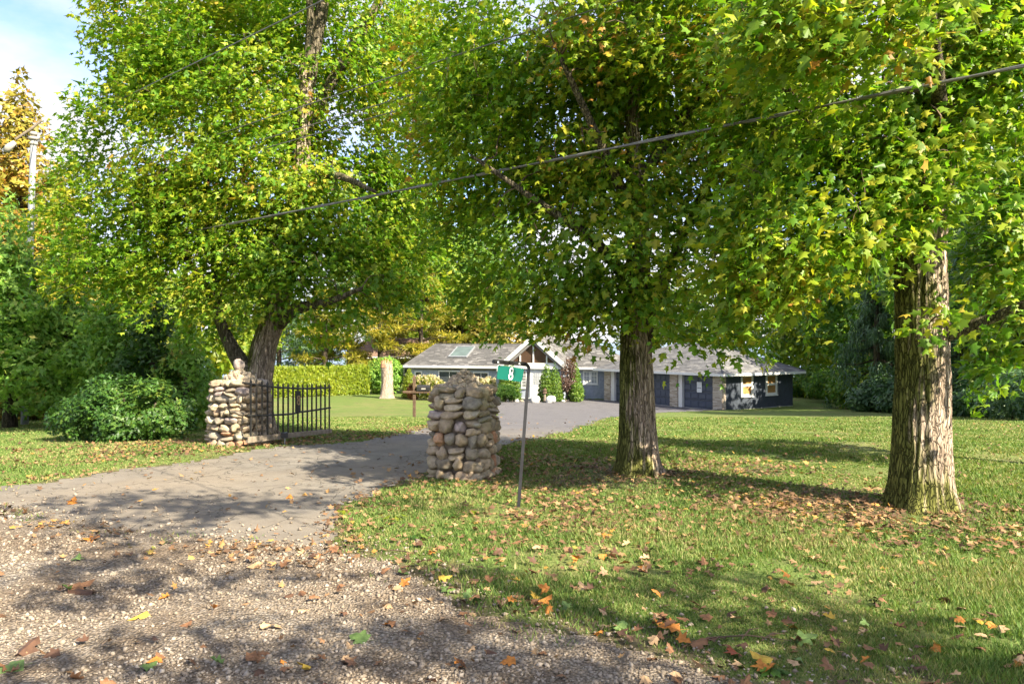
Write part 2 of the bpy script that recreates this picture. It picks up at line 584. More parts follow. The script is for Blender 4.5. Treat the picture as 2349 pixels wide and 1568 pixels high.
M['arbor'] = leaf_mat('arborvitae_spray', [(0., (0.046, 0.111, 0.017)), (.5, (0.091, 0.176, 0.021)), (1., (0.169, 0.240, 0.023))], .25, nscale=.6)
M['pine'] = leaf_mat('pine_needles', [(0., (.085, .105, .014)), (.4, (.170, .180, .018)), (.75, (.290, .255, .022)), (1., (.36, .26, .03))], .3, nscale=.25)
M['spruce'] = leaf_mat('spruce_needles', [(0., (0.033, 0.075, 0.039)), (.5, (0.068, 0.132, 0.063)), (1., (0.128, 0.203, 0.083))], .2, nscale=.5)
M['dark_shrub'] = leaf_mat('dark_shrub_leaf', [(0., (0.021, 0.060, 0.024)), (.6, (0.048, 0.108, 0.039)), (1., (0.098, 0.165, 0.045))], .25, nscale=.6)
M['smoke'] = leaf_mat('purple_leaf', [(0., (.055, .030, .028)), (.5, (.11, .065, .052)), (1., (.19, .12, .08))], .25, nscale=.8)
M['barberry'] = leaf_mat('red_leaf', [(0., (.12, .035, .02)), (.5, (.20, .07, .03)), (1., (.27, .13, .04))], .25, nscale=.8)
M['bloom'] = leaf_mat('hydrangea_bloom', [(0., (.38, .30, .15)), (.5, (.56, .48, .27)), (.85, (.62, .54, .36)), (1., (.56, .36, .24))], .2, nscale=.9)
M['hydra'] = leaf_mat('hydrangea_leaf', [(0., (.080, .120, .012)), (.6, (.190, .210, .018)), (1., (.29, .25, .02))], .3, nscale=.8)
M['grass'] = leaf_mat('grass_blade', [(0., (.060, .125, .026)), (.36, (.105, .180, .040)), (.60, (.160, .225, .060)), (.76, (.235, .245, .090)), (.90, (.32, .285, .13)), (1., (.36, .29, .16))], .3, nscale=.75, spec=.15, rough=.6)
LITTER = {'brown': (.17, .085, .042), 'dark brown': (.085, .045, .028), 'tan': (.34, .225, .125), 'orange': (.38, .15, .03), 'yellow': (.46, .30, .045), 'green': (.10, .16, .045), 'red': (.26, .07, .035)}
for k, c in LITTER.items():
    M['fallen_'+k] = plain('fallen_leaf_'+k.replace(' ', '_'), c, .65, .35, 22, .25)
M['litter'] = leaf_mat('leaf_litter', [(0., (.060, .035, .022)), (.35, (.125, .070, .038)), (.6, (.215, .120, .060)), (.8, (.32, .20, .10)), (.92, (.40, .21, .04)), (1., (.20, .20, .05))], .12, nscale=1.2, rough=.7)

# ================================================================== GROUND
def poly_sd(px_, py_, poly):
    """Signed distance to a polygon, negative inside (arrays)."""
    P = np.asarray(poly, float)
    d = np.full(px_.shape, 1e9)
    inside = np.zeros(px_.shape, bool)
    n = len(P)
    for i in range(n):
        a, b = P[i], P[(i+1) % n]
        ex, ey = b[0]-a[0], b[1]-a[1]
        wx, wy = px_-a[0], py_-a[1]
        t = np.clip((wx*ex+wy*ey)/(ex*ex+ey*ey+1e-12), 0, 1)
        d = np.minimum(d, (wx-ex*t)**2+(wy-ey*t)**2)
        c = ((a[1] > py_) != (b[1] > py_))
        with np.errstate(divide='ignore', invalid='ignore'):
            xi = (b[0]-a[0])*(py_-a[1])/(b[1]-a[1]+1e-12)+a[0]
        inside ^= c & (px_ < xi)
    return np.where(inside, -1, 1)*np.sqrt(d)


def wob(x, y, s=1.):
    return (np.sin(x*2.3*s+y*1.1*s)+np.sin(y*3.7*s-x*1.9*s+1.3)+.7*np.sin(x*6.1*s+2.2)+.7*np.sin(y*7.3*s+x*4*s))/3.4


def rough_edge(x, y):
    return .10*wob(x, y)+.07*wob(x*2.7+3, y*2.7)+.05*wob(x*6.3, y*6.3+1)


DRIVE = [(-12, 8.6), (-5.78, 8.67), (-3.8, 7.5), (-1.72, 6.95), (-2.0, 8.9), (-1.25, 11.0), (-.85, 12.2), (.14, 15.1), (1.2, 18), (2.5, 24), (4, 31), (5.6, 38),
         (8.5, 41.8), (12.6, 46.4), (6.9, 56.2), (4.5, 56.2), (3.6, 55.2), (2.6, 55.6), (1.6, 56.0), (-.2, 54.6), (-2.2, 53.5), (-2.0, 48), (-1.0, 43), (-.55, 37), (-1.0, 31), (-1.6, 26), (-2.1, 21), (-2.85, 15.6), (-4.43, 13.5), (-5.47, 11.7), (-6.73, 10.1), (-12, 10.3)]
GRAVEL = [(-14, 8.75), (-5.78, 8.75), (-3.8, 7.72), (-1.75, 7.15), (-1.62, 6.85), (-1.03, 6.6), (-.38, 5.45), (.08, 5.15), (.865, 4.70), (1.35, 4.25), (3.2, 3.6), (6, 2.2), (6, -4), (-14, -4)]

ang = np.concatenate([np.linspace(R(-180), R(-52), 26), np.linspace(R(-46), R(46), 400), np.linspace(R(52), R(180), 26)[:-1]])
rad = [0.0]
r_ = 1.2
while r_ < 130:
    rad.append(r_)
    r_ *= 1.020
rad += [160, 220, 320, 500, 900, 2000, 5000, 8500]
rad = np.array(rad)
AA, RR = np.meshgrid(ang, rad)
TX, TY = RR*np.sin(AA), RR*np.cos(AA)
TZ = gz(TX, TY)
TV = np.stack([TX, TY, TZ], -1).reshape(-1, 3)
nr, na = TX.shape
ii, jj = np.meshgrid(np.arange(nr-1), np.arange(na), indexing='ij')
j2 = (jj+1) % na
Q = np.stack([ii*na+jj, ii*na+j2, (ii+1)*na+j2, (ii+1)*na+jj], -1)[:, :, ::-1].reshape(-1, 4)
sdg_ = poly_sd(TV[:, 0], TV[:, 1], GRAVEL)
sdd_ = poly_sd(TV[:, 0], TV[:, 1], DRIVE)
worn = np.exp(-np.maximum(sdg_+.1, 0)/.40)+.55*np.exp(-np.maximum(sdd_, 0)/.25)*(TV[:, 1] < 22)
worn += .9*np.exp(-((TV[:, 0]-1.9)/2.4)**2-((TV[:, 1]-10.4)/1.3)**2)+.7*np.exp(-((TV[:, 0]-3.9)/2.0)**2-((TV[:, 1]-8.6)/1.0)**2)
tag(np_mesh('ground', TV, Q, M['lawn'], smooth=True, attrs={'worn': ('POINT', np.clip(worn, 0, 1))}), kind='structure')


def sheet(name, poly, off, mat):
    cx = TV[Q].mean(1)
    sd = poly_sd(cx[:, 0], cx[:, 1], poly) + rough_edge(cx[:, 0], cx[:, 1])*np.clip(cx[:, 1]/9, .6, 2.2)
    keep = Q[(sd < 0) & (np.hypot(cx[:, 0], cx[:, 1]) < 70)]
    used, inv = np.unique(keep, return_inverse=True)
    V = TV[used].copy(); V[:, 2] += off*np.maximum(1, V[:, 1]/14)
    tag(np_mesh(name, V, inv.reshape(-1, 4), mat, smooth=True), kind='structure')


sheet('driveway', DRIVE, .004, M['asphalt'])
sheet('gravel_shoulder', GRAVEL, .010, M['gravel'])
lk = MB()
lk.poly([(-6000, 118, -5.2), (6000, 118, -5.2), (6000, 8400, -5.2), (-6000, 8400, -5.2)])
tag(lk.build('lake', M['lake']), kind='structure')

# ================================================================== HOUSE
HU = Vector((math.cos(R(-18)), math.sin(R(-18)), 0))
HV = Vector((-HU.y, HU.x, 0))
HO = Vector((1.52, 57, 0))
HG = -2.32                                   # level of the ground at the house


def hp(t, v, z):
    p = HO+HU*t+HV*v
    return Vector((p.x, p.y, z))


def wall_box(mb, P, a0, a1, b0, b1, z0, z1, tone=.5):
    mb.hexa([P(a0, b0, z0), P(a1, b0, z0), P(a1, b1, z0), P(a0, b1, z0), P(a0, b0, z1), P(a1, b0, z1), P(a1, b1, z1), P(a0, b1, z1)], tone)


def shingle_plane(mb, e0, e1, r1, r0, course=.21, tab=.34, seed=0):
    """Courses of separate tabs on a roof plane e0-e1 (eave) to r0-r1 (ridge), each with its own shade."""
    rn = random.Random(seed)
    e0, e1, r0, r1 = map(Vector, (e0, e1, r0, r1))
    nrm = (e1-e0).cross(r0-e0).normalized()
    if nrm.z < 0:
        nrm = -nrm
    H = ((r0+r1)/2-(e0+e1)/2).length
    nc = max(2, int(H/course))
    for k in range(nc):
        f0, f1 = k/nc, (k+1.12)/nc
        f1 = min(f1, 1)
        a0, b0 = e0.lerp(r0, f0), e1.lerp(r1, f0)
        a1, b1 = e0.lerp(r0, f1), e1.lerp(r1, f1)
        L = (b0-a0).length
        if L < .1:
            continue
        n = max(1, int(L/tab))
        cuts = [0]+sorted([min(1, max(0, (i+rn.uniform(-.3, .3)+(.5 if k % 2 else 0))/n)) for i in range(1, n)])+[1]
        for c0, c1 in zip(cuts[:-1], cuts[1:]):
            if c1-c0 < 1e-3:
                continue
            g = .006/L if L > 1 else 0
            lo = nrm*(.028+rn.uniform(0, .008)); hi = nrm*.010
            p0, p1 = a0.lerp(b0, c0+g)+lo, a0.lerp(b0, c1-g)+lo
            q1, q0 = a1.lerp(b1, c1-g)+hi, a1.lerp(b1, c0+g)+hi
            tn = rn.random()
            tn = tn*.75 if rn.random() < .82 else .85+.15*rn.random()
            mb.poly([p0, p1, q1, q0], tn)
            mb.poly([p0-lo*.9, p1-lo*.9, p1, p0], tn*.5)


def brick_face(mb, P0, P1, z0, z1, out, seed, course=.062, length=.36):
    """Long thin bricks with open joints between P0 and P1, standing proud along `out`."""
    rn = random.Random(seed)
    P0, P1, out = Vector(P0), Vector(P1), Vector(out).normalized()
    u = (P1-P0); L = u.length; u.normalize()
    z = z0; k = 0
    while z < z1-.02:
        h = min(course*rn.uniform(.8, 1.25), z1-z)
        x = -rn.uniform(0, length)
        while x < L:
            w = length*rn.uniform(.55, 1.3)
            a, b = max(0, x)+.004, min(L, x+w)-.004
            if b-a > .03:
                d = rn.uniform(.012, .034)
                q = [P0+u*a, P0+u*b, P0+u*b+out*d, P0+u*a+out*d]
                q = [q[3], q[2], q[1], q[0]]
                mb.hexa([Vector((p.x, p.y, z+.005)) for p in q]+[Vector((p.x, p.y, z+h-.005)) for p in q], rn.random())
            x += w
        z += h
        k += 1


def window(parent, P, axis, a0, a1, b, z0, z1, out, pane_mat, muntins=(0, 0), sash=False, fw=.09):
    """A framed window set on a wall: frame (a part) with pane, muntins and sill as its sub-parts. P maps (along, out, z)."""
    f = MB()
    o0, o1 = (b, b+out*.05)
    lo, hi = min(o0, o1), max(o0, o1)
    wall_box(f, P, a0, a0+fw, lo, hi, z0, z1); wall_box(f, P, a1-fw, a1, lo, hi, z0, z1)
    wall_box(f, P, a0+fw, a1-fw, lo, hi, z1-fw, z1); wall_box(f, P, a0+fw, a1-fw, lo, hi, z0, z0+fw)
    w = f.build('window', M['white'], parent)
    g = MB()
    pl = sorted((b+out*.012, b+out*.020))
    wall_box(g, P, a0+fw, a1-fw, pl[0], pl[1], z0+fw, z1-fw)
    g.build('pane', pane_mat, w)
    ml = sorted((b+out*.022, b+out*.042))
    if sash:
        m = MB(); zm = (z0+z1)/2
        wall_box(m, P, a0+fw, a1-fw, ml[0], ml[1], zm-.03, zm+.03)
        m.build('meeting_rail', M['white'], w)
        for (p, q) in ((z0+fw, zm-.03), (zm+.03, z1-fw)):
            s = MB()
            wall_box(s, P, a0+fw, a0+fw+.04, ml[0], ml[1], p, q); wall_box(s, P, a1-fw-.04, a1-fw, ml[0], ml[1], p, q)
            wall_box(s, P, a0+fw+.04, a1-fw-.04, ml[0], ml[1], p, p+.04); wall_box(s, P, a0+fw+.04, a1-fw-.04, ml[0], ml[1], q-.04, q)
            s.build('sash', M['white'], w)
    nx, nz = muntins
    for k in range(nx):
        x = a0+fw+(a1-a0-2*fw)*(k+1)/(nx+1)
        m = MB(); wall_box(m, P, x-.016, x+.016, ml[0], ml[1], z0+fw, z1-fw); m.build('muntin', M['white'], w)
    for k in range(nz):
        z = z0+fw+(z1-z0-2*fw)*(k+1)/(nz+1)
        m = MB(); ml2 = sorted((b+out*.021, b+out*.039)); wall_box(m, P, a0+fw, a1-fw, ml2[0], ml2[1], z-.016, z+.016); m.build('muntin', M['white'], w)
    s = MB(); sl = sorted((b, b+out*.09))
    wall_box(s, P, a0-.04, a1+.04, sl[0], sl[1], z0-.05, z0); s.build('sill', M['white'], w)
    return w


house = empty('house', hp(0, 4, HG), 'long low slate blue bungalow with a glazed white gable over its front door', 'house')
EZ, RZ = .03, 1.70
# walls
w = MB(); wall_box(w, hp, -10.5, -2.3, 1.32, 8.4, HG-.3, EZ-.02); w.build('wall', M['siding'], house)
w = MB(); wall_box(w, hp, 2.3, 6.0, 1.42, 8.4, HG-.3, EZ-.02); w.build('wall', M['siding'], house)
w = MB(); wall_box(w, hp, -2.3, 2.3, .32, 10.5, HG-.3, .10); gw = w.build('gable_wall', M['siding'], house)
gr = MB()
x = -2.1
for side, (t0, t1, v) in enumerate(((-10.5, -2.3, 1.32), (2.3, 6.0, 1.42), (-2.3, 2.3, .32))):
    t = t0+.2
    while t < t1-.05:
        wall_box(gr, hp, t-.012, t+.012, v-.012, v+.004, HG-.2, EZ-.05)
        t += .3
gr.build('siding_batten', M['siding'], house, kind='stuff')
# main roof
rf = MB()
tl, tr_ = -11.0, 6.5
e = [hp(tl, 1, EZ), hp(tr_, 1, EZ), hp(tr_, 9, EZ), hp(tl, 9, EZ)]
ra, rb = hp(-10.0, 5, RZ), hp(3.8, 5, RZ)
rf.poly([e[0], e[1], rb, ra]); rf.poly([e[2], e[3], ra, rb]); rf.poly([e[1], e[2], rb]); rf.poly([e[3], e[0], ra]); rf.poly([e[3], e[2], e[1], e[0]])
roof = rf.build('roof', M['underlay'], house)
sh = MB()
shingle_plane(sh, e[0], e[1], rb, ra, seed=1)
shingle_plane(sh, e[1], e[2], rb, rb, seed=2); shingle_plane(sh, e[3], e[0], ra, ra, seed=3)
sh.build('shingle', M['shingle'], roof, kind='stuff', tones=True)
cp = MB()
cp.tube([ra+Vector((0, 0, .02)), rb+Vector((0, 0, .02))], .05, 6); cp.tube([rb+Vector((0, 0, .02)), e[1]+Vector((0, 0, .03))], .05, 6); cp.tube([ra+Vector((0, 0, .02)), e[0]+Vector((0, 0, .03))], .05, 6)
cp.build('ridge_cap', M['shingle'], roof)
# fascia and soffit
f = MB(); wall_box(f, hp, tl, -2.95, .94, .998, EZ-.16, EZ+.012); f.build('fascia', M['white'], house)
f = MB(); wall_box(f, hp, 2.95, tr_, .94, .998, EZ-.16, EZ+.012); f.build('fascia', M['white'], house)
f = MB(); wall_box(f, hp, tl-.06, tl-.003, .94, 9, EZ-.16, EZ+.012); f.build('fascia', M['white'], house)
f = MB(); wall_box(f, hp, tr_+.003, tr_+.06, .94, 9, EZ-.16, EZ+.012); f.build('fascia', M['white'], house)
f = MB(); wall_box(f, hp, -10.49, -2.31, 1.27, 1.315, EZ-.34, EZ-.02); f.build('frieze_board', M['soffit'], house)
# gable roof
GP, GE, GW = 2.42, .036, 2.78
gf = MB()
for s in (-1, 1):
    a, b_, c_, d_ = hp(s*GW, 0, GE), hp(0, 0, GP), hp(0, 11.5, GP), hp(s*GW, 11.5, GE)
    dn = Vector((0, 0, -.16))
    gf.hexa([a+dn, b_+dn, c_+dn, d_+dn, a, b_, c_, d_])
gable = gf.build('gable_roof', M['underlay'], house)
sh = MB()
for s in (-1, 1):
    shingle_plane(sh, hp(s*GW, 0, GE), hp(s*GW, 11.5, GE), hp(0, 11.5, GP), hp(0, 0, GP), seed=5+s)
sh.build('shingle', M['shingle'], gable, kind='stuff', tones=True)
for s in (-1, 1):
    bb = MB()
    dn = Vector((0, 0, -.40))
    k = 0.02*s
    p = [hp(s*GW, -.06, GE+.03), hp(s*.001, -.06, GP+.03)]
    bb.hexa([p[0]+dn, p[1]+dn, p[1]+dn+HV*.055, p[0]+dn+HV*.055, p[0], p[1], p[1]+HV*.055, p[0]+HV*.055])
    bb.build('bargeboard', M['white'], house)
    rr = MB()
    p = [hp(s*(GW-.34), .05, GE-.10), hp(s*.001, .05, GP-.40)]
    dn2 = Vector((0, 0, -.22))
    rr.hexa([p[0]+dn2, p[1]+dn2, p[1]+dn2+HV*.42, p[0]+dn2+HV*.42, p[0], p[1], p[1]+HV*.42, p[0]+HV*.42])
    rr.build('rake_soffit', M['soffit'], house)
bm_ = MB(); wall_box(bm_, hp, -2.1, 2.1, .19, .318, .10, .34); bm_.build('beam', M['white'], house)
bm_ = MB(); wall_box(bm_, hp, -2.35, 2.35, .11, .188, -.10, .10); bm_.build('beam', M['white'], house)


def gtop(t):
    return GP-.62-abs(t)*(GP-GE)/GW


glz = MB()
tmax = (GP-.62-.34)/((GP-GE)/GW)
cuts = [-tmax+.01, -1.03, 0, 1.03, tmax-.01]
for k in range(4):
    a, b_ = cuts[k]+.035, cuts[k+1]-.035
    pn = MB()
    top = [hp(b_, .27, max(gtop(b_), .36)), hp(a, .27, max(gtop(a), .36))]
    pn.prism([hp(a, .27, .345), hp(b_, .27, .345)]+top, HV*.02)
    pn.build('gable_pane', M['pane_brown'], house)
for t in (-1.03, 0, 1.03):
    m = MB(); m.prism([hp(t-.05, .21, .341), hp(t+.05, .21, .341), hp(t+.05, .21, gtop(t)), hp(t-.05, .21, gtop(t))], HV*.055)
    m.build('mullion', M['white'], house)
# front door with its frame
dp = lambda a, b, z: hp(a, b, z)
d0, d1, dz = -.28, .78, -.15
f = MB(); wall_box(f, hp, d0, d0+.14, 0.26, 0.316, HG, dz); wall_box(f, hp, d1-.14, d1, 0.26, 0.316, HG, dz); wall_box(f, hp, d0+.14, d1-.14, 0.26, 0.316, dz-.13, dz)
f.build('door_frame', M['white'], house)
f = MB(); wall_box(f, hp, d0+.145, d1-.145, 0.275, 0.315, HG+.05, dz-.135); door = f.build('front_door', M['white'], house)
g = MB(); wall_box(g, hp, .02, .48, 0.262, 0.273, -1.25, -.40); pn = g.build('pane', M['pane_pale'], door)
for k in range(1, 3):
    g = MB(); wall_box(g, hp, .02+.46*k/3-.01, .02+.46*k/3+.01, 0.252, 0.261, -1.25, -.40); g.build('muntin', M['white'], door)
for k in range(1, 4):
    g = MB(); wall_box(g, hp, .02, .48, 0.253, .2605, -1.25+.85*k/4-.01, -1.25+.85*k/4+.01); g.build('muntin', M['white'], door)
g = MB(); g.tube([hp(-.08, 0.27, -1.3), hp(-.08, 0.2, -1.3), hp(.0, 0.2, -1.3)], .014, 6); g.build('handle', M['grey_steel'], door)
st = MB(); wall_box(st, hp, -.9, 1.3, -.9, .48, HG-.2, HG+.06); st.build('doorstep', M['concrete'], house)
# windows
window(house, hp, 'u', -2.10, -1.75, .318, -1.85, -.25, -1, M['pane'], (1, 4), fw=.07)
window(house, hp, 'u', -.95, -.55, .318, -1.55, -.25, -1, M['pane'], (1, 4), fw=.07)
window(house, hp, 'u', -8.15, -6.25, 1.318, -2.10, -.35, -1, M['pane'], (1, 0))
window(house, hp, 'u', -10.2, -9.55, 1.318, -1.5, -.42, -1, M['pane'], (0, 0))
window(house, hp, 'u', -5.2, -3.9, 1.318, -1.6, -.42, -1, M['pane'], (1, 1))
for a in (3.52, 4.08):
    window(house, hp, 'u', a, a+.56, 1.418, -1.24, -.24, -1, M['pane_pale'], (1, 2), fw=.10)
# skylight
sk0 = lambda t, f: (hp(t, 1+4*f, EZ+(RZ-EZ)*f))
nrm = (HV*-(RZ-EZ)+Vector((0, 0, 4))).normalized()
sk = MB()
a, b_, c_, d_ = sk0(-7.75, .34), sk0(-6.15, .34), sk0(-6.15, .83), sk0(-7.75, .83)
o1, o2 = nrm*.03, nrm*.16
for (p, q, r, s) in ((0, 0, 1, .06), (0, .94, 1, 1), (0, .06, .05, .94), (.95, .06, 1, .94)):
    bl = lambda u, v_: (a.lerp(b_, u)).lerp(d_.lerp(c_, u), v_)
    z_ = [bl(p, q), bl(r, q), bl(r, s), bl(p, s)]
    sk.hexa([x_+o1 for x_ in z_]+[x_+o2 for x_ in z_])
skl = sk.build('skylight', M['grey_steel'], house)
g = MB(); z_ = [bl(.05, .06), bl(.95, .06), bl(.95, .94), bl(.05, .94)]
g.hexa([x_+nrm*.08 for x_ in z_]+[x_+nrm*.12 for x_ in z_]); g.build('pane', M['skylight'], skl)
for v_ in (6.2, 8.0, 9.6):
    g = MB(); g.box(hp(.55, v_, GP-.36), (.28, .34, .16), Matrix.Rotation(R(-18), 3, 'Z')); g.build('roof_vent', M['iron'], house, bevel=.02)
# small things on the walls
g = MB(); wall_box(g, hp, -.47, -.40, .50, .547, -1.05, -.9); g.build('wall_lamp', M['post_black'], house)
g = MB(); wall_box(g, hp, .9, 1.3, .45, .545, -.02, .07); g.build('floodlight', M['ceramic'], house)

# ================================================================== GARAGE
GC = Vector((12.77, 46.66, 0))
GU = Vector((-.57, .82, 0)).normalized()       # along the doors, away from the viewer
GQ = Vector((GU.y, -GU.x, 0))                  # along the side wall
GL, GD = 10.7, 7.0


def gq(s, q, z):
    p = GC+GU*s+GQ*q
    return Vector((p.x, p.y, z))


garage = empty('garage', gq(5, 3.5, HG), 'hip roofed navy garage with panelled doors between pale brick piers', 'garage')
GEZ, GRZ = -.03, 1.74
w = MB()
SETB = .32
wall_box(w, gq, 0, GL, SETB+.02, GD, HG-.4, GEZ-.02)
gwall = w.build('wall', M['stucco'], garage)
# piers of thin bricks
ptn = 0
piers = [(0, .72), (3.64, 4.30), (6.62, 7.28), (10.09, GL)]
for a, b_ in piers:
    c = MB(); wall_box(c, gq, a+.005, b_-.005, .0, SETB+.01, HG-.3, GEZ-.12)
    p = c.build('brick_pier', M['joint'], garage)
    bk = MB()
    brick_face(bk, gq(a, -.001, 0), gq(b_, -.001, 0), HG-.05, GEZ-.13, -GQ, 11+ptn)
    brick_face(bk, gq(a+.001, 0, 0), gq(a+.001, SETB, 0), HG-.05, GEZ-.13, -GU, 31+ptn)
    if a > 0:
        pass
    bk.build('brick', M['brick'], p, kind='stuff', tones=True)
    ptn += 1
c = MB(); wall_box(c, gq, -.004, -.001, .0, GD, HG-.3, HG+.05); c.build('footing', M['concrete'], garage)
# doors: stiles behind, 4 by 4 raised panels
doors = [(.78, 3.26), (4.36, 6.20), (7.32, 9.68)]
jambs = [(3.30, 3.62), (6.24, 6.60), (9.72, 10.07)]
for k, (a, b_) in enumerate(doors):
    z0, z1 = HG+.04, -.20
    f = MB(); wall_box(f, gq, a, b_, SETB-.08, SETB, z0, z1)
    dr = f.build('garage_door', M['door_navy'], garage)
    for i in range(4):
        for j in range(4):
            x0 = a+(b_-a)*i/4+.05; x1 = a+(b_-a)*(i+1)/4-.05
            y0 = z0+(z1-z0)*j/4+.07; y1 = z0+(z1-z0)*(j+1)/4-.07
            pnl = MB()
            o = SETB-.0805
            # a bevelled raised field
            base = [gq(x0, o, y0), gq(x1, o, y0), gq(x1, o, y1), gq(x0, o, y1)]
            top = [gq(x0+.035, o-.045, y0+.035), gq(x1-.035, o-.045, y0+.035), gq(x1-.035, o-.045, y1-.035), gq(x0+.035, o-.045, y1-.035)]
            pnl.poly(top[::-1])
            for q in range(4):
                pnl.poly([base[q], top[q], top[(q+1) % 4], base[(q+1) % 4]])
            pnl.build('panel', M['door_navy'], dr)
    for j in range(1, 4):
        sm = MB(); zz = z0+(z1-z0)*j/4
        wall_box(sm, gq, a, b_, SETB-.092, SETB-.082, zz-.012, zz+.012); sm.build('section_joint', M['post_black'], dr)
    j0, j1 = jambs[k]
    jb = MB(); wall_box(jb, gq, j0, j1, .06, SETB+.0, HG-.02, GEZ-.14); jb.build('door_jamb', M['white'], garage)
    jb = MB(); wall_box(jb, gq, a-.06, a-.003, .10, SETB, HG-.02, GEZ-.14); jb.build('door_jamb', M['white'], garage)
    hd = MB(); wall_box(hd, gq, a, b_+.03, .10, SETB-.002, -.19, GEZ-.14); hd.build('door_header', M['white'], garage)
    th = MB(); wall_box(th, gq, a, b_, .0, SETB+.01, HG-.12, HG+.035); th.build('threshold', M['concrete'], garage)
# side windows with bamboo blinds drawn behind the glass
gside = lambda a, b, z: gq(b, a, z)
for a, b_ in ((1.72, 2.88), (4.15, 5.30)):
    window(garage, gside, 'q', a, b_, -.003, -1.50, -.12, -1, M['blind'], sash=True, fw=.12)
# roof
OV = .55
e = [gq(-OV, -OV, GEZ), gq(-OV, GD+OV, GEZ), gq(GL+OV, GD+OV, GEZ), gq(GL+OV, -OV, GEZ)]
hr = 4.05
ra, rb = gq(-OV+hr, GD/2, GRZ), gq(GL+OV-hr, GD/2, GRZ)
rf = MB()
rf.poly([e[0], e[1], ra]); rf.poly([e[1], e[2], rb, ra]); rf.poly([e[2], e[3], rb]); rf.poly([e[3], e[0], ra, rb]); rf.poly([e[0], e[3], e[2], e[1]])
roof = rf.build('roof', M['underlay'], garage)
sh = MB()
shingle_plane(sh, e[0], e[1], ra, ra, seed=21); shingle_plane(sh, e[3], e[0], ra, rb, seed=22); shingle_plane(sh, e[1], e[2], rb, ra, seed=23)
sh.build('shingle', M['shingle_g'], roof, kind='stuff', tones=True)
cp = MB()
for p, q in ((ra, rb), (ra, e[0]), (ra, e[1])):
    cp.tube([p+Vector((0, 0, .02)), q+Vector((0, 0, .03))], .05, 6)
cp.build('ridge_cap', M['shingle_g'], roof)
for (a0, a1, b0, b1) in ((-OV-.07, -OV-.003, -OV-.07, GD+OV), (-OV-.003, GL+OV, -OV-.07, -OV-.003)):
    f = MB(); wall_box(f, gq, a0, a1, b0, b1, GEZ-.14, GEZ+.012); f.build('gutter', M['white'], garage)
f = MB(); wall_box(f, gq, -OV, GL+OV, -OV, -.01, GEZ-.10, GEZ-.05); f.build('soffit', M['white'], garage)
f = MB(); wall_box(f, gq, -OV, -.01, -.005, GD+OV, GEZ-.10, GEZ-.05); f.build('soffit', M['white'], garage)
# notice on the first door
nx = 1.97
nt = MB(); o = SETB-.133; wall_box(nt, gq, nx-.20, nx+.20, o, o+.006, -1.27, -.62)
notice = tag(nt.build('notice', M['paper']), 'white paper notice with a thick black double arrow taped to the garage door', 'notice')
ar = MB()
o2 = o-.002
ar.poly([gq(nx+.10, o2, -.985), gq(nx-.10, o2, -.985), gq(nx-.10, o2, -1.015), gq(nx+.10, o2, -1.015)])
for s in (-1, 1):
    ar.poly([gq(nx+s*.10, o2, -.96), gq(nx+s*.16, o2, -1.0), gq(nx+s*.10, o2, -1.04)])
ar.build('arrow_print', M['ink'], notice)

# house beyond the hedge
nbase = on_ground(905, 80)
nb = empty('house', nbase, 'brown roofed neighbour house glimpsed behind pines beyond the hedge', 'house')
w = MB(); w.box((nbase.x, 81, nbase.z+1.35), (9, 6, 2.8)); w.build('wall', M['timber_dark'], nb)
r0 = nbase.z+2.7
rf = MB(); p = [(nbase.x-5, 77.4, r0), (nbase.x+5, 77.4, r0), (nbase.x+5, 84.5, r0), (nbase.x-5, 84.5, r0)]
ra, rb = Vector((nbase.x-3, 81, r0+1.9)), Vector((nbase.x+3, 81, r0+1.9))
rf.poly([p[0], p[1], rb, ra]); rf.poly([p[2], p[3], ra, rb]); rf.poly([p[1], p[2], rb]); rf.poly([p[3], p[0], ra]); rf.poly(p[::-1])
roof = rf.build('roof', M['underlay'], nb)
sh = MB(); shingle_plane(sh, p[0], p[1], rb, ra, .3, .5, 41); shingle_plane(sh, p[1], p[2], rb, rb, .3, .5, 42); sh.build('shingle', M['shingle_b'], roof, kind='stuff', tones=True)
f = MB(); f.box((nbase.x, 77.36, r0-.06), (10, .06, .2)); f.build('fascia', M['white'], nb)
for dx in (-3, 1.2):
    P_ = lambda a, b, z: Vector((a, b, z))
    window(nb, P_, 'x', nbase.x+dx, nbase.x+dx+1.5, 77.998, nbase.z+.9, nbase.z+2.3, -1, M['pane'], (1, 0))

# ================================================================== STONE PILLARS
def make_stone_meshes(n=10):
    out = []
    import bmesh
    for k in range(n):
        bm = bmesh.new()
        bmesh.ops.create_icosphere(bm, subdivisions=3, radius=1)
        off = Vector((k*7.3, k*3.1, k*1.7))
        for v in bm.verts:
            d = v.co.normalized()
            # superellipsoid-like, then lumps
            m = max(abs(d.x), abs(d.y), abs(d.z))
            r = .80+.20*(1/m)*.55
            r *= 1+.34*mnoise.noise(d*1.2+off)+.15*mnoise.noise(d*2.6+off)+.05*mnoise.noise(d*6+off)
            v.co = d*r
        me = bpy.data.meshes.new('stone')
        bm.to_mesh(me); bm.free()
        me.polygons.foreach_set('use_smooth', [True]*len(me.polygons))
        me.materials.append(M['stone'])
        out.append(me)
    return out


STONES = make_stone_meshes()
STONE_SETS = {}


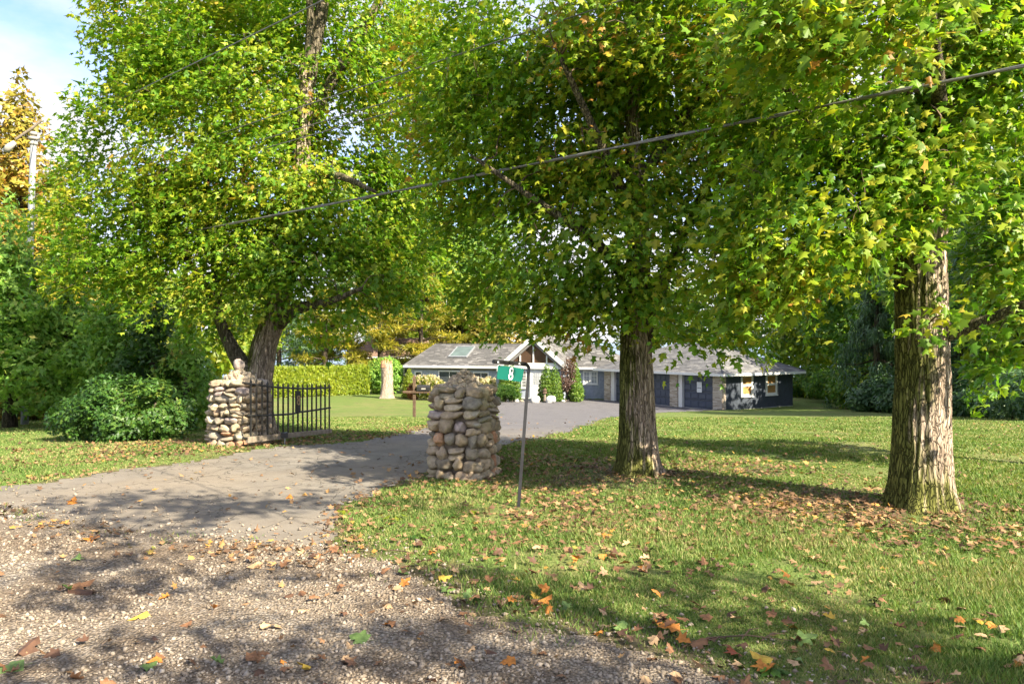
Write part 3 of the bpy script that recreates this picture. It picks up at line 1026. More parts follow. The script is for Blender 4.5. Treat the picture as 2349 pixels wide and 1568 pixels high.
def stone(parent, pos, size, yaw, rn, mat=None, name='stone', tilt=.22, shape=None):
    me = STONES[shape if shape is not None else rn.randrange(len(STONES))]
    if mat is not None:
        key = (me.name, mat)
        if key not in STONE_SETS:
            m2 = me.copy(); m2.materials.clear(); m2.materials.append(M[mat]); STONE_SETS[key] = m2
        me = STONE_SETS[key]
    o = bpy.data.objects.new(name, me)
    C.objects.link(o)
    o.scale = size
    o.rotation_euler = (rn.uniform(-tilt, tilt), rn.uniform(-tilt, tilt), yaw)
    if parent is not None:
        o.parent = parent
        o.location = Vector(pos)-base_of(parent)
    else:
        o.location = pos
    return o


def pillar(name, label, base, half, body, yaw, seed, ball=None, cap_h=.27, flare=.05):
    rn = random.Random(seed)
    root = empty(name, base, label, 'gate pillar', 'stone gate pillars of the driveway')
    Rz = Matrix.Rotation(yaw, 3, 'Z')
    core = MB()
    h = half*.80
    b0 = [Rz @ Vector(p) for p in ((-h*1.04, -h*1.04, -.1), (h*1.04, -h*1.04, -.1), (h*1.04, h*1.04, -.1), (-h*1.04, h*1.04, -.1))]
    t0 = [Rz @ Vector(p) for p in ((-h*.93, -h*.93, body-.08), (h*.93, -h*.93, body-.08), (h*.93, h*.93, body-.08), (-h*.93, h*.93, body-.08))]
    core.hexa([Vector(base)+p for p in b0+t0])
    core.build('mortar_core', M['mortar'], root, bevel=.06)
    z = -.03
    course = 0
    while z < body-.10:
        ch = rn.choice((rn.uniform(.13, .17), rn.uniform(.16, .22)))
        if z+ch > body:
            ch = body-z
        per = 8*half*.86
        s = rn.uniform(0, .2)
        end = s+per
        hh = half*(1.04-.08*z/body-.16*max(0, z/body-.68)**2/.1)*.85
        while s < end-.08:
            w = rn.choice((rn.uniform(.12, .19), rn.uniform(.17, .26), rn.uniform(.22, .36)))
            if end-(s+w) < .10:
                w = end-s
            if w > .46:
                w *= .5
            q = ((s+w/2) % per)/per*4
            side = int(q) % 4; f = (q-int(q))*2-1
            lx, ly = ((f*hh, -hh), (hh, f*hh), (-f*hh, hh), (-hh, -f*hh))[side]
            an = (0, math.pi/2, math.pi, -math.pi/2)[side]
            if abs(f) > .80:
                an += math.pi/4*(1 if f > 0 else -1)
                k_ = .95
            else:
                k_ = 1
            zz = z+ch/2+rn.uniform(-.02, .02)
            hgt = ch*rn.uniform(.85, 1.15)*.55
            if w > .2 and rn.random() < .22:       # two small stones, one above the other
                parts_ = [(ch*.27, ch*.31), (-ch*.27, ch*.31)]
            else:
                parts_ = [(0, hgt)]
            for dz, hz in parts_:
                k_ = 1-.13*abs(f)**3
                p = Vector(base)+Rz @ Vector((lx*k_, ly*k_, zz+dz))
                mat = None
                u = rn.random()
                if u < .05 and z < body*.45: mat = 'stone_rust'
                elif u < .09: mat = 'stone_pink'
                stone(root, p, (w*.56, rn.uniform(.095, .15), hz*1.04), yaw+an, rn, mat)
            s += w
        z += ch*.96
        course += 1
    # dome of small stones on top
    n = 80
    r0 = half*.74
    for i in range(n):
        f = i/n
        hgt = f**1.1
        rr = r0*(1-hgt**1.25)*math.sqrt(rn.uniform(.75, 1))*.94
        a = i*2.399963
        sz = rn.uniform(.045, .085)*(1-.25*f)
        p = Vector(base)+Rz @ Vector((rr*math.cos(a), rr*math.sin(a), body-.05+hgt*cap_h))
        stone(root, p, (sz*rn.uniform(.9, 1.3), sz*rn.uniform(.8, 1.1), sz*rn.uniform(.6, .9)), rn.uniform(0, 6), rn, tilt=.5, name='cap_stone')
    mm = MB()
    segs = 12
    rings = []
    for k in range(5):
        f = k/4
        rings.append([(r0*.9*(1-f**1.4)*math.cos(2*math.pi*j/segs)+base[0], r0*.9*(1-f**1.4)*math.sin(2*math.pi*j/segs)+base[1], base[2]+body-.09+f*cap_h*.9) for j in range(segs)])
    for k in range(4):
        for j in range(segs):
            mm.poly([rings[k][j], rings[k][(j+1) % segs], rings[k+1][(j+1) % segs], rings[k+1][j]])
    mm.build('mortar_dome', M['mortar'], root)
    # footing stones
    for i in range(16):
        a = i*2*math.pi/16+rn.uniform(-.1, .1)
        rr = half*1.02
        p = Vector(base)+Vector((rr*math.cos(a), rr*math.sin(a), .03))
        stone(root, p, (rn.uniform(.08, .17), rn.uniform(.07, .11), rn.uniform(.05, .10)), a+math.pi/2, rn, 'stone_rust' if rn.random() < .08 else None)
    if ball:
        stone(root, Vector(base)+Vector((0, 0, body-.05+cap_h+ball*.75)), (ball*.98, ball*.95, ball), .4, rn, 'stone_pink', 'finial_stone', .05, 3)
    return root


PR = Vector((-.68, 11.0, zg(-.68, 11)))
PL = Vector((-5.15, 14.5, zg(-5.15, 14.5)))
pillar('stone_pillar', 'fieldstone gate pillar with a low dome of small stones beside the green number sign', PR, .42, 1.28, R(-14), 5)
pillar('stone_pillar', 'fieldstone gate pillar topped by a round pink boulder holding the open iron gate', PL, .455, 1.20, R(-24), 9, ball=.115, cap_h=.26)


def ring8(mb, c, ux, uz, w, h, th, out, depth):
    """Figure 8 as two rings, standing proud along out. w,h: whole size."""
    c, ux, uz, out = Vector(c), Vector(ux), Vector(uz), Vector(out)
    for (dz, rh, rw) in ((h*.235, h*.265, w*.43), (-h*.215, h*.285, w*.5)):
        n = 28
        pts = []
        for k in range(n):
            a = 2*math.pi*k/n
            e = Vector((math.cos(a), math.sin(a)))
            pts.append((c+ux*(rw*e.x)+uz*(dz+rh*e.y), c+ux*((rw-th)*e.x)+uz*(dz+(rh-th)*e.y)))
        for k in range(n):
            (a0, b0), (a1, b1) = pts[k], pts[(k+1) % n]
            o = out*depth
            mb.poly([a0+o, a1+o, b1+o, b0+o]); mb.poly([a0, a1, a1+o, a0+o]); mb.poly([b1, b0, b0+o, b1+o])


# ================================================================== GATES
def gate(label, hinge, end, bottom, top0, top1, mid, plaque, n=17):
    hinge, end = Vector(hinge), Vector(end)
    root = empty('iron_gate', hinge, label, 'gate', 'iron driveway gates')
    u = end-hinge; L = u.length; u = u.normalized()
    nrm = Vector((u.y, -u.x, 0))
    if nrm.dot(Vector((0, -1, 0))) < 0:
        nrm = -nrm
    P = lambda s, o, z: hinge+u*s+nrm*o+Vector((0, 0, z))
    tops = lambda s: top0+(top1-top0)*s/L-.05*math.sin(math.pi*s/L)
    for k in range(n):
        s = .05+(L-.08)*k/(n-1)
        b = MB()
        zt = tops(s)+.10
        r = .0125
        wall_box(b, P, s-r, s+r, -r, r, bottom+.085, zt-.07)
        # pointed tip
        q = [P(s-r*1.5, -r*1.2, zt-.07), P(s+r*1.5, -r*1.2, zt-.07), P(s+r*1.5, r*1.2, zt-.07), P(s-r*1.5, r*1.2, zt-.07)]
        for m in range(4):
            b.poly([q[m], q[(m+1) % 4], P(s, 0, zt+.015)])
        b.build('picket', M['iron_rust'] if k % 3 else M['iron'], root)
    for zf in (lambda s: tops(s), lambda s: mid+(.02 if s > L*.5 else 0)+.05*s/L-.04*math.sin(math.pi*s/L)):
        rl = MB()
        pts = [P(-.04+(L+.05)*k/10, .0, zf((L)*k/10)) for k in range(11)]
        rl.tube(pts, .019, 6)
        rl.build('rail', M['iron'], root)
    bt = MB(); bt.hexa([P(-.06, -.035, bottom-.03), P(L+.02, -.035, bottom+.0), P(L+.02, .035, bottom+.0), P(-.06, .035, bottom-.03), P(-.06, -.035, bottom+.08), P(L+.02, -.035, bottom+.085), P(L+.02, .035, bottom+.085), P(-.06, .035, bottom+.08)])
    bt.build('bottom_beam', M['timber'], root, bevel=.008)
    for zz in (tops(0), bottom+.05):
        hg = MB(); hg.tube([P(-.16, 0, zz+.02), P(-.05, 0, zz), P(.02, 0, zz-.0)], .022, 6); hg.build('hinge', M['iron'], root)
    if plaque:
        s = L*.545
        pq = MB(); wall_box(pq, P, s-.085, s+.085, .03, .045, tops(s)-.46, tops(s)-.05)
        p = pq.build('number_plaque', M['iron'], root, bevel=.004)
        d8 = MB(); ring8(d8, P(s, .0455, tops(s)-.23), u, (0, 0, 1), .105, .19, .024, nrm, .012)
        d8.build('digit', M['brass'], p)
    else:
        pass
    return root


gh = on_ground(571, 13.75); ge = on_ground(757, 16.1)
gate('black iron picket gate with a brass 8 plaque standing open by the boulder topped pillar', (gh.x, gh.y, gh.z), (ge.x, ge.y, ge.z), .12, 1.15, 1.07, .58, True)
g2 = Vector((-.29, 11.45, zg(-.3, 11.5)))
gate('black iron picket gate standing open mostly hidden behind the pillar near the green sign', (g2.x, g2.y, g2.z), (g2.x-.02, g2.y+2.3, g2.z), .10, .98, .98, .5, False)
# stake lamp by the gate
p = on_ground(652, 14.4)
lt = empty('stake_lamp', p, 'small dark stake lamp standing in leaves under the open gate', 'garden lamp')
b = MB(); b.tube([p+Vector((0, 0, -.1)), p+Vector((.01, 0, .13))], .011, 6); b.build('stake', M['grey_steel'], lt)
b = MB(); b.box(p+Vector((0, 0, .18)), (.13, .10, .10), Matrix.Rotation(.4, 3, 'Z')); b.build('lamp_head', M['post_black'], lt, bevel=.012)

# ================================================================== NUMBER SIGN
SB = gp(1189, 1162)
SD = SB.y
sg = empty('number_sign', SB, 'green house number 8 plate hanging from a bent black steel post', 'sign')
topc = at(1213, 846, SD); topc.y = SD+.10
arm_l = at(1131, 829, SD-.28); arm_l.y = SD-.28
path = [SB+Vector((0, 0, -.15)), SB]
for k in range(1, 9):
    path.append(SB.lerp(topc, k/8))
for k in range(1, 7):
    a = math.pi/2*k/6
    path.append(topc+Vector((-.055*(1-math.cos(a)), -.02*(1-math.cos(a)), .055*math.sin(a))))
path.append(arm_l)
ps = MB(); ps.tube(path, .026, 4); ps.build('post', M['post_black'], sg)
d_ar = (arm_l-path[-2]); 
pl = [at(1142.5, 837, SD-.22), at(1201.5, 845, SD+.03), at(1196.5, 875.5, SD+.03), at(1139, 868.5, SD-.22)]
for p_, y_ in zip(pl, (-.22, .03, .03, -.22)):
    p_.y = SD+y_
n_ = (pl[1]-pl[0]).cross(pl[3]-pl[0]).normalized()
if n_.y > 0: n_ = -n_
pm = MB()
def rc(c, a, b, r=.02, k=4):
    """Rounded corner of the plate."""
    va, vb = (a-c).normalized(), (b-c).normalized()
    return [c+va*r*(1-math.sin(t*math.pi/2/k)) + vb*r*(1-math.cos(t*math.pi/2/k)) for t in range(k+1)]
outl = []
for i in range(4):
    outl += rc(pl[i], pl[i-1], pl[(i+1) % 4])
pm.prism(outl, -n_*.004)
plate = pm.build('sign_plate', M['sign_green'], sg)
ux = (pl[1]-pl[0]).normalized(); uz = (pl[0]-pl[3]); uz = (uz-ux*uz.dot(ux)*.4).normalized()
cc = at(1171.5, 856, SD-.1); 
cc = (pl[0]+pl[1]+pl[2]+pl[3])/4+n_*.004+ux*.006
d8 = MB(); ring8(d8, cc, ux, uz, .070, .145, .0185, n_, .002)
d8.build('digit', M['sign_white'], plate)
for f in (.10, .90):
    hk = MB()
    a = pl[0].lerp(pl[1], f); t_ = path[-2].lerp(arm_l, 1-f*.86-.02)
    hk.tube([t_+n_*.03+Vector((0, 0, .01)), (t_+a)/2+n_*.012, a-Vector((0, 0, .012))], .004, 5); hk.build('hanger', M['grey_steel'], sg)
    bl_ = MB(); bl_.box(t_+n_*.026, (.016, .012, .016)); bl_.build('bolt', M['sign_white'], sg)

# ================================================================== UTILITY POLE AND CABLES
PB = gp(56, 974)
pole = empty('utility_pole', PB, 'slim grey metal service pole with lamp arm standing against the cedars', 'utility pole')
PT = at(77, 318, PB.y)
b = MB(); b.tube([PB+Vector((0, 0, -.2)), PB.lerp(PT, .35), PB.lerp(PT, .8), PT], [.105, .10, .085, .08], 14); b.build('pole_shaft', M['grey_steel'], pole, smooth=True)
for dz, r in ((-.15, .12), (.0, .15), (.14, .11)):
    b = MB(); b.tube([PT+Vector((0, 0, dz-.05)), PT+Vector((0, 0, dz)), PT+Vector((0, 0, dz+.05))], [r*.7, r, r*.7], 14); b.build('insulator', M['ceramic'], pole, smooth=True)
b = MB(); b.tube([PT+Vector((-.45, -.1, -.05)), PT+Vector((0, -.08, .27)), PT+Vector((.25, -.05, .50))], .04, 8); b.build('arm', M['timber'], pole)
b = MB(); q = PT+Vector((-.55, -.1, -.25)); b.tube([q+Vector((-.18, 0, -.16)), q+Vector((-.10, 0, -.02)), q+Vector((.08, 0, .12))], [.09, .10, .06], 12); b.build('lamp_head', M['ceramic'], pole, smooth=True)
b = MB(); b.box(PB.lerp(PT, .565)+Vector((.1, -.12, 0)), (.32, .2, .18)); b.build('cable_clamp', M['cable_black'], pole, bevel=.03)


def cable(name, label, p0, p1, radii, mat, strands=1, sag=.05):
    p0, p1 = Vector(p0), Vector(p1)
    mb = MB()
    for s in range(strands):
        pts = []
        for k in range(25):
            f = k/24
            p = p0.lerp(p1, f)
            a = f*70+s*2*math.pi/strands
            o = Vector((0, math.cos(a), math.sin(a)))*(radii*1.05 if strands > 1 else 0)
            pts.append(p+o-Vector((0, 0, sag*4*f*(1-f))))
        mb.tube(pts, radii, 6)
    return tag(mb.build(name, mat, smooth=True), label, 'cable', 'overhead lines running to the service pole')


pe = at(2348, 146, 7.0)
pa = PB.lerp(PT, .565)+Vector((.1, -.12, 0))
cable('service_cable', 'thick twisted grey service cable crossing low in front of the maples', pa, pa+(pe-pa)*1.35, .013, M['cable'], 3, .03)
for (lab, sy, x1, y1, d1) in (('thin overhead wire rising steepest from the top of the service pole', .99, 740, -2, 9.5), ('thin overhead wire slung below the topmost wire', .80, 1275, 48, 10.), ('pair of thin wires second lowest above the thick service cable', .755, 858, 241, 13.5), ('thin wire next above the thick service cable', .735, 902, 254, 13.3)):
    q0 = PB.lerp(PT, sy); q1 = at(x1, y1, d1)
    if 'pair' in lab:
        lab = 'thin wire third from the top of the service pole'
    cable('overhead_wire', lab, q0, q0+(q1-q0)*1.9, .010, M['cable'], 1, .02)

# ================================================================== MAILBOX AND GARDEN THINGS BY THE HOUSE
mp_ = gp(950, 956)
d = mp_.y
mb_root = empty('mailbox', mp_, 'black box hung on a brown wooden post with a cross arm on the lawn', 'mailbox')
k = d/FP
b = MB(); b.box(mp_+Vector((0, 0, .82)), (.12, .12, 1.72)); b.build('post', M['timber_dark'], mb_root, bevel=.01)
b = MB(); b.hexa([mp_+Vector(q) for q in ((-.06, -.06, 1.68), (.06, -.06, 1.68), (.06, .06, 1.68), (-.06, .06, 1.68), (-.01, -.01, 1.76), (.01, -.01, 1.76), (.01, .01, 1.76), (-.01, .01, 1.76))]); b.build('post_cap', M['timber_dark'], mb_root)
b = MB(); b.box(mp_+Vector((.10, -.07, 1.05)), (1.15, .10, .09)); b.build('cross_arm', M['timber_dark'], mb_root, bevel=.008)
b = MB()
bx0, bx1 = .12, .66
prof = [(-.10, 1.10), (.10, 1.10), (.10, 1.24)]+[(.10*math.cos(a), 1.24+.10*math.sin(a)) for a in np.linspace(.3, math.pi-.3, 7)]+[(-.10, 1.24)]
b.prism([mp_+Vector((bx0, p[0]-.05, p[1])) for p in prof], (bx1-bx0, 0, 0)); b.build('box', M['post_black'], mb_root)
b = MB(); b.box(mp_+Vector((.40, -.153, 1.19)), (.18, .004, .05)); b.build('name_plate', M['ceramic'], mb_root)

# dead snag
SNG = on_ground(887, 57.5)
sn = empty('tree_stump', SNG, 'tall bare pale tree stump with broken reddish top in front of the cedar', 'tree stump')


def log_mesh(base, pts, radii, nseg, nring, ridge, seed, flare=0., lobes=5):
    """Trunk with ridged bark as real relief: rings along a path."""
    pts = [Vector(p) for p in pts]
    ds = [0]
    for a, b_ in zip(pts[:-1], pts[1:]):
        ds.append(ds[-1]+(b_-a).length)
    tot = ds[-1]
    V, F = [], []
    rn = random.Random(seed)
    ph = rn.uniform(0, 6)
    up0 = Vector((1, 0, 0))
    for i in range(nring+1):
        s = tot*(i/nring)
        k = 0
        while k < len(ds)-2 and ds[k+1] < s:
            k += 1
        f = (s-ds[k])/(ds[k+1]-ds[k])
        f2 = f*f*(3-2*f)*.5+f*.5
        c = pts[k].lerp(pts[k+1], f)
        t = (pts[k+1]-pts[k]).normalized()
        if k > 0: t = (t*(.5+.5*f)+(pts[k]-pts[k-1]).normalized()*(.5-.5*f)).normalized()
        r = radii[k]*(1-f2)+radii[k+1]*f2
        u = (up0-t*up0.dot(t)).normalized(); w = t.cross(u)
        fl = flare*math.exp(-max(0, s-.2)/.20)
        for j in range(nseg):
            a = 2*math.pi*j/nseg
            rr = r*(1+fl*(.55+.6*max(0, math.sin(a*lobes+ph))+.25*math.sin(a*3+1+ph)))
            e = u*math.cos(a)+w*math.sin(a)
            q = Vector((math.cos(a)*r*26, math.sin(a)*r*26, s*2.6+seed*3))
            n1 = mnoise.noise(q*.55); n2 = mnoise.noise(q*1.3+Vector((5, 1, 2)))
            rg = (1-abs(n1)*2.0)*.6+(1-abs(n2)*2)*.4
            big = mnoise.noise(Vector((math.cos(a)*1.3, math.sin(a)*1.3, s*.8+seed)))
            rr += ridge*(rg-.4)+r*.07*big
            V.append(c+e*rr)
    for i in range(nring):
        for j in range(nseg):
            a, b_ = i*nseg+j, i*nseg+(j+1) % nseg
            F.append((a, b_, b_+nseg, a+nseg))
    mb = MB(); mb.v = V; mb.f = F; mb.tone = [.5]*len(F)
    mb.f.append(tuple((nring*nseg)+j for j in range(nseg))); mb.tone.append(.5)
    return mb


M['snag'] = bark_material('bleached_wood', (.42, .32, .25), (.62, .53, .45), .0)
M['snag_red'] = plain('rotten_wood', (.36, .19, .11), .95, .4, 5, bump=.8)
lm = log_mesh(SNG, [SNG+Vector((0, 0, -.2)), SNG+Vector((.02, 0, 1.2)), SNG+Vector((-.02, 0, 2.55))], [.50, .42, .44], 40, 40, .03, 3, .25)
lm.build('trunk', M['snag'], sn, smooth=True)
cr_ = MB()
rn = random.Random(4)
for k in range(14):
    a = k*.45; r = .40*rn.uniform(.7, 1)
    p = SNG+Vector((r*math.cos(a), r*math.sin(a), 2.3))
    cr_.tube([p, p+Vector((rn.uniform(-.04, .04), 0, .3)), p+Vector((rn.uniform(-.08, .08), 0, rn.uniform(.4, .58)))], [.13, .11, .03], 6)
cr_.build('broken_top', M['snag_red'], sn)

# lantern post, white boulders, cooling unit
q = on_ground(1249, 53.6); q.z = zg(q.x, q.y)
lp = empty('garden_lantern', q, 'short grey pagoda lantern post in front of the twin arborvitae', 'garden lantern')
b = MB(); b.tube([q+Vector((0, 0, -.1)), q+Vector((0, 0, .62))], [.10, .085], 8); b.build('post', M['timber'], lp)
for k, (z, r) in enumerate(((.66, .20), (.74, .15), (.83, .17), (.92, .12))):
    b = MB(); b.tube([q+Vector((0, 0, z-.03)), q+Vector((0, 0, z+.04))], [r, r*.7], 8); b.build('tier', M['timber_dark'], lp)
rn = random.Random(12)
for px_, dd, sz, lab in ((1227, 53.2, .36, 'white painted boulder left of the garden lantern by the drive edge'), (1263, 53.0, .38, 'white painted boulder right of the garden lantern by the drive edge')):
    q = on_ground(px_, dd)
    o = stone(None, q+Vector((0, 0, .18)), (sz, .3, .34), 0, rn, 'stone_white', 'white_boulder')
    tag(o, lab, 'boulder', 'white boulders at the drive edge')
for k, px_ in enumerate((1128, 1142, 1152, 1163, 1172, 1184, 1196, 1292, 1302)):
    q = on_ground(px_, 53.9)
    o = stone(None, q+Vector((0, 0, .05)), (rn.uniform(.14, .26), .16, rn.uniform(.09, .15)), rn.uniform(0, 3), rn, 'stone_white' if k % 2 else None, 'edging_stone')
    tag(o, 'pale stone edging the planting bed in front of the house', 'edging stone', 'stones edging the planting bed')
q = hp(3.05, 1.0, zg(*hp(3.05, 1.0, 0).xy))
ac = empty('cooling_unit', q, 'white slatted cooling unit standing against the blue wall beside the purple bush', 'air conditioner')
b = MB(); b.box(q+Vector((0, 0, .50)), (.62, .62, .9), Matrix.Rotation(R(-18), 3, 'Z')); b.build('case', M['white'], ac, bevel=.02)
for k in range(6):
    b = MB(); b.box(q+Vector((0, 0, .16+k*.125)), (.645, .645, .03), Matrix.Rotation(R(-18), 3, 'Z')); b.build('louvre', M['grey_steel'], ac)

# ================================================================== FOLIAGE
_h = [(0, 0), (.34, .02), (.25, .20), (.50, .44), (.36, .50), (.16, .52), (.22, .74), (0, 1.0)]
MAPLE_V = np.array([(x, y-.15, -.28*abs(x)-.10*(y-.3)**2) for x, y in _h]+[(-x, y-.15, -.28*abs(x)-.10*(y-.3)**2) for x, y in _h[1:-1]], float)
MAPLE_T = np.array([(0, 1, 2), (0, 2, 5), (2, 3, 5), (3, 4, 5), (0, 5, 7), (5, 6, 7), (0, 9, 8), (0, 12, 9), (9, 12, 10)[:3], (10, 12, 11), (0, 7, 12), (12, 7, 13)])
MAPLE_S = np.array([(0, 1, 2), (0, 2, 4), (2, 3, 4), (0, 4, 5), (0, 7, 6), (0, 9, 7), (7, 9, 8), (0, 5, 9)])
_s = [(0, -.1), (.36, -.06), (.22, .14), (.48, .40), (.15, .45), (0, .88)]
MAPLE_SV = np.array([(x, y, -.3*abs(x)-.1*(y-.2)**2) for x, y in _s]+[(-x, y, -.3*abs(x)-.1*(y-.2)**2) for x, y in _s[1:-1]], float)
LEAF_V = np.array([(0, -.1, 0), (.3, .35, -.08), (0, .95, -.05), (-.3, .35, -.08)]); LEAF_T = np.array([(0, 1, 2), (0, 2, 3)])
FROND_V = np.array([(0, 0, 0), (.05, .3, .02), (.30, .42, -.06), (.06, .55, .02), (.20, .72, -.05), (0, 1, -.08), (-.20, .72, -.05), (-.06, .55, .02), (-.30, .42, -.06), (-.05, .3, .02)])
FROND_T = np.array([(0, 1, 9), (1, 2, 3), (1, 3, 7), (1, 7, 9), (9, 7, 8), (3, 4, 5), (3, 5, 7), (7, 5, 6)])
FAN_V = np.array([(0, 0, 0), (.24, .45, -.05), (.07, .5, .02), (.14, .8, -.04), (0, 1, -.08), (-.16, .75, -.04), (-.07, .5, .02), (-.27, .4, -.05)])
FAN_T = np.array([(0, 1, 2), (0, 2, 6), (0, 6, 7), (2, 4, 6)])
NEEDLE_V = np.array([(-.09, 0, 0), (.09, 0, 0), (.05, .6, .0), (0, 1, -.1)]); NEEDLE_T = np.array([(0, 1, 2), (0, 2, 3)])
BLOB_V = np.array([(0, 0, -.5), (.5, 0, 0), (0, .5, 0), (-.5, 0, 0), (0, -.5, 0), (0, 0, .5)]); BLOB_T = np.array([(1, 2, 5), (2, 3, 5), (3, 4, 5), (4, 1, 5), (2, 1, 0), (3, 2, 0), (4, 3, 0), (1, 4, 0)])


def unit(a):
    return a/np.maximum(np.linalg.norm(a, axis=-1, keepdims=True), 1e-9)


def frames(nrm, d):
    n = unit(nrm)
    y = unit(d-n*np.sum(n*d, -1, keepdims=True))
    x = np.cross(y, n)
    return x, y, n


def place(pos, nrm, d, size, SV, ST, curl=None):
    x, y, n = frames(nrm, d)
    N = len(pos)
    sv = SV[None, :, :]*np.asarray(size)[:, None, None]
    if SV is MAPLE_SV or SV is MAPLE_V:
        sv = sv.copy()
        sv[:, :, 0] *= rng.uniform(.62, 1.12, (N, 1))
        sv[:, :, 0] += SV[None, :, 1]*rng.normal(size=(N, 1))*.12*np.asarray(size)[:, None]
        sv[:, :, 2] += SV[None, :, 1]**2*rng.normal(size=(N, 1))*.22*np.asarray(size)[:, None]
    z = sv[:, :, 2:3] if curl is None else sv[:, :, 2:3]*np.asarray(curl)[:, None, None]
    V = pos[:, None, :]+sv[:, :, 0:1]*x[:, None, :]+sv[:, :, 1:2]*y[:, None, :]+z*n[:, None, :]
    T = ST[None]+(np.arange(N)*len(SV))[:, None, None]
    return V.reshape(-1, 3), T.reshape(-1, 3)


def in_ellipsoids(ells, n, shell=.55, gaps=.0, freq=.55, seed=0):
    """Points through the outer part of a union of ellipsoids, thinned by slow noise so that the crown has gaps."""
    r = np.random.default_rng(seed)
    w = np.array([e[6] if len(e) > 6 else e[3]*e[4]*e[5] for e in ells], float); w /= w.sum()
    out, own = [], []
    while len(out) < n:
        k = r.choice(len(ells), p=w)
        e = ells[k]
        d = r.normal(size=3); d /= np.linalg.norm(d)
        rad_ = (shell**3+(1-shell**3)*r.random())**(1/3)
        p = np.array(e[:3])+d*np.array(e[3:6])*rad_
        if gaps > 0:
            g = mnoise.noise(Vector(p)*freq+Vector((seed*3.1, 0, 0)))*.7+mnoise.noise(Vector(p)*freq*2.3+Vector((0, seed*1.7, 0)))*.5
            if g < gaps-.35:
                continue
        out.append(p); own.append(k)
    return np.array(out), np.array(own)


def tree_skeleton(nodes, clusters):
    """Attach each cluster to the nearest point already reached (a spreading branch system). Returns (parent position, cluster) pairs and depth."""
    A = np.array(nodes, float)
    n = len(clusters)
    D = np.linalg.norm(clusters[:, None]-A[None], axis=2)+np.maximum(0, A[None, :, 2]-clusters[:, None, 2])*.6
    best = D.min(1); src = A[D.argmin(1)]
    done = np.zeros(n, bool)
    par = np.zeros((n, 3)); gen = np.zeros(n, int); g_src = np.zeros(n, int)
    order = []
    for _ in range(n):
        k = int(np.where(done, 1e9, best).argmin())
        done[k] = True; par[k] = src[k]; gen[k] = g_src[k]
        order.append(k)
        d = np.linalg.norm(clusters-clusters[k], axis=1)*1.15+.12
        m = (d < best) & ~done
        best[m] = d[m]; src[m] = clusters[k]; g_src[m] = gen[k]+1
    return par, gen


def twigs_mesh(par, cl, gen, r0, r1):
    V, T = [], []
    base = 0
    L = cl-par
    ln = np.linalg.norm(L, axis=1)
    mid = (par+cl)/2+np.stack([np.zeros(len(cl)), np.zeros(len(cl)), ln*.10], 1)+rng.normal(size=par.shape)*.05*ln[:, None]
    t = unit(L)
    ref = np.where(np.abs(t[:, 2:3]) > .9, np.array([[1., 0, 0]]), np.array([[0, 0, 1.]]))
    u = unit(np.cross(t, ref)); w = np.cross(t, u)
    rA = np.maximum(r1, r0*.82**gen*np.clip(ln/1.2, .6, 1.6)); rB = np.maximum(r1*.7, rA*.6)
    rings = []
    for P, r in ((par, rA), (mid, (rA+rB)/2), (cl, rB*.8)):
        ring = [P+(u*math.cos(a)+w*math.sin(a))*r[:, None] for a in (0, 2.094, 4.189)]
        rings += ring
    V = np.stack(rings, 1)           # n, 9, 3
    tt = []
    for k in range(2):
        for j in range(3):
            a, b = k*3+j, k*3+(j+1) % 3
            tt += [(a, b, b+3), (a, b+3, a+3)]
    T = np.array(tt)[None]+(np.arange(len(cl))*9)[:, None, None]
    return V.reshape(-1, 3), T.reshape(-1, 3)


def in_view(p, m=0.):
    d = np.maximum(p[:, 1], .1)
    return (p[:, 1] > 1) & (np.abs(p[:, 0]/d) < .667-m) & (np.abs((p[:, 2]-CAMZ)/d) < .445-m)


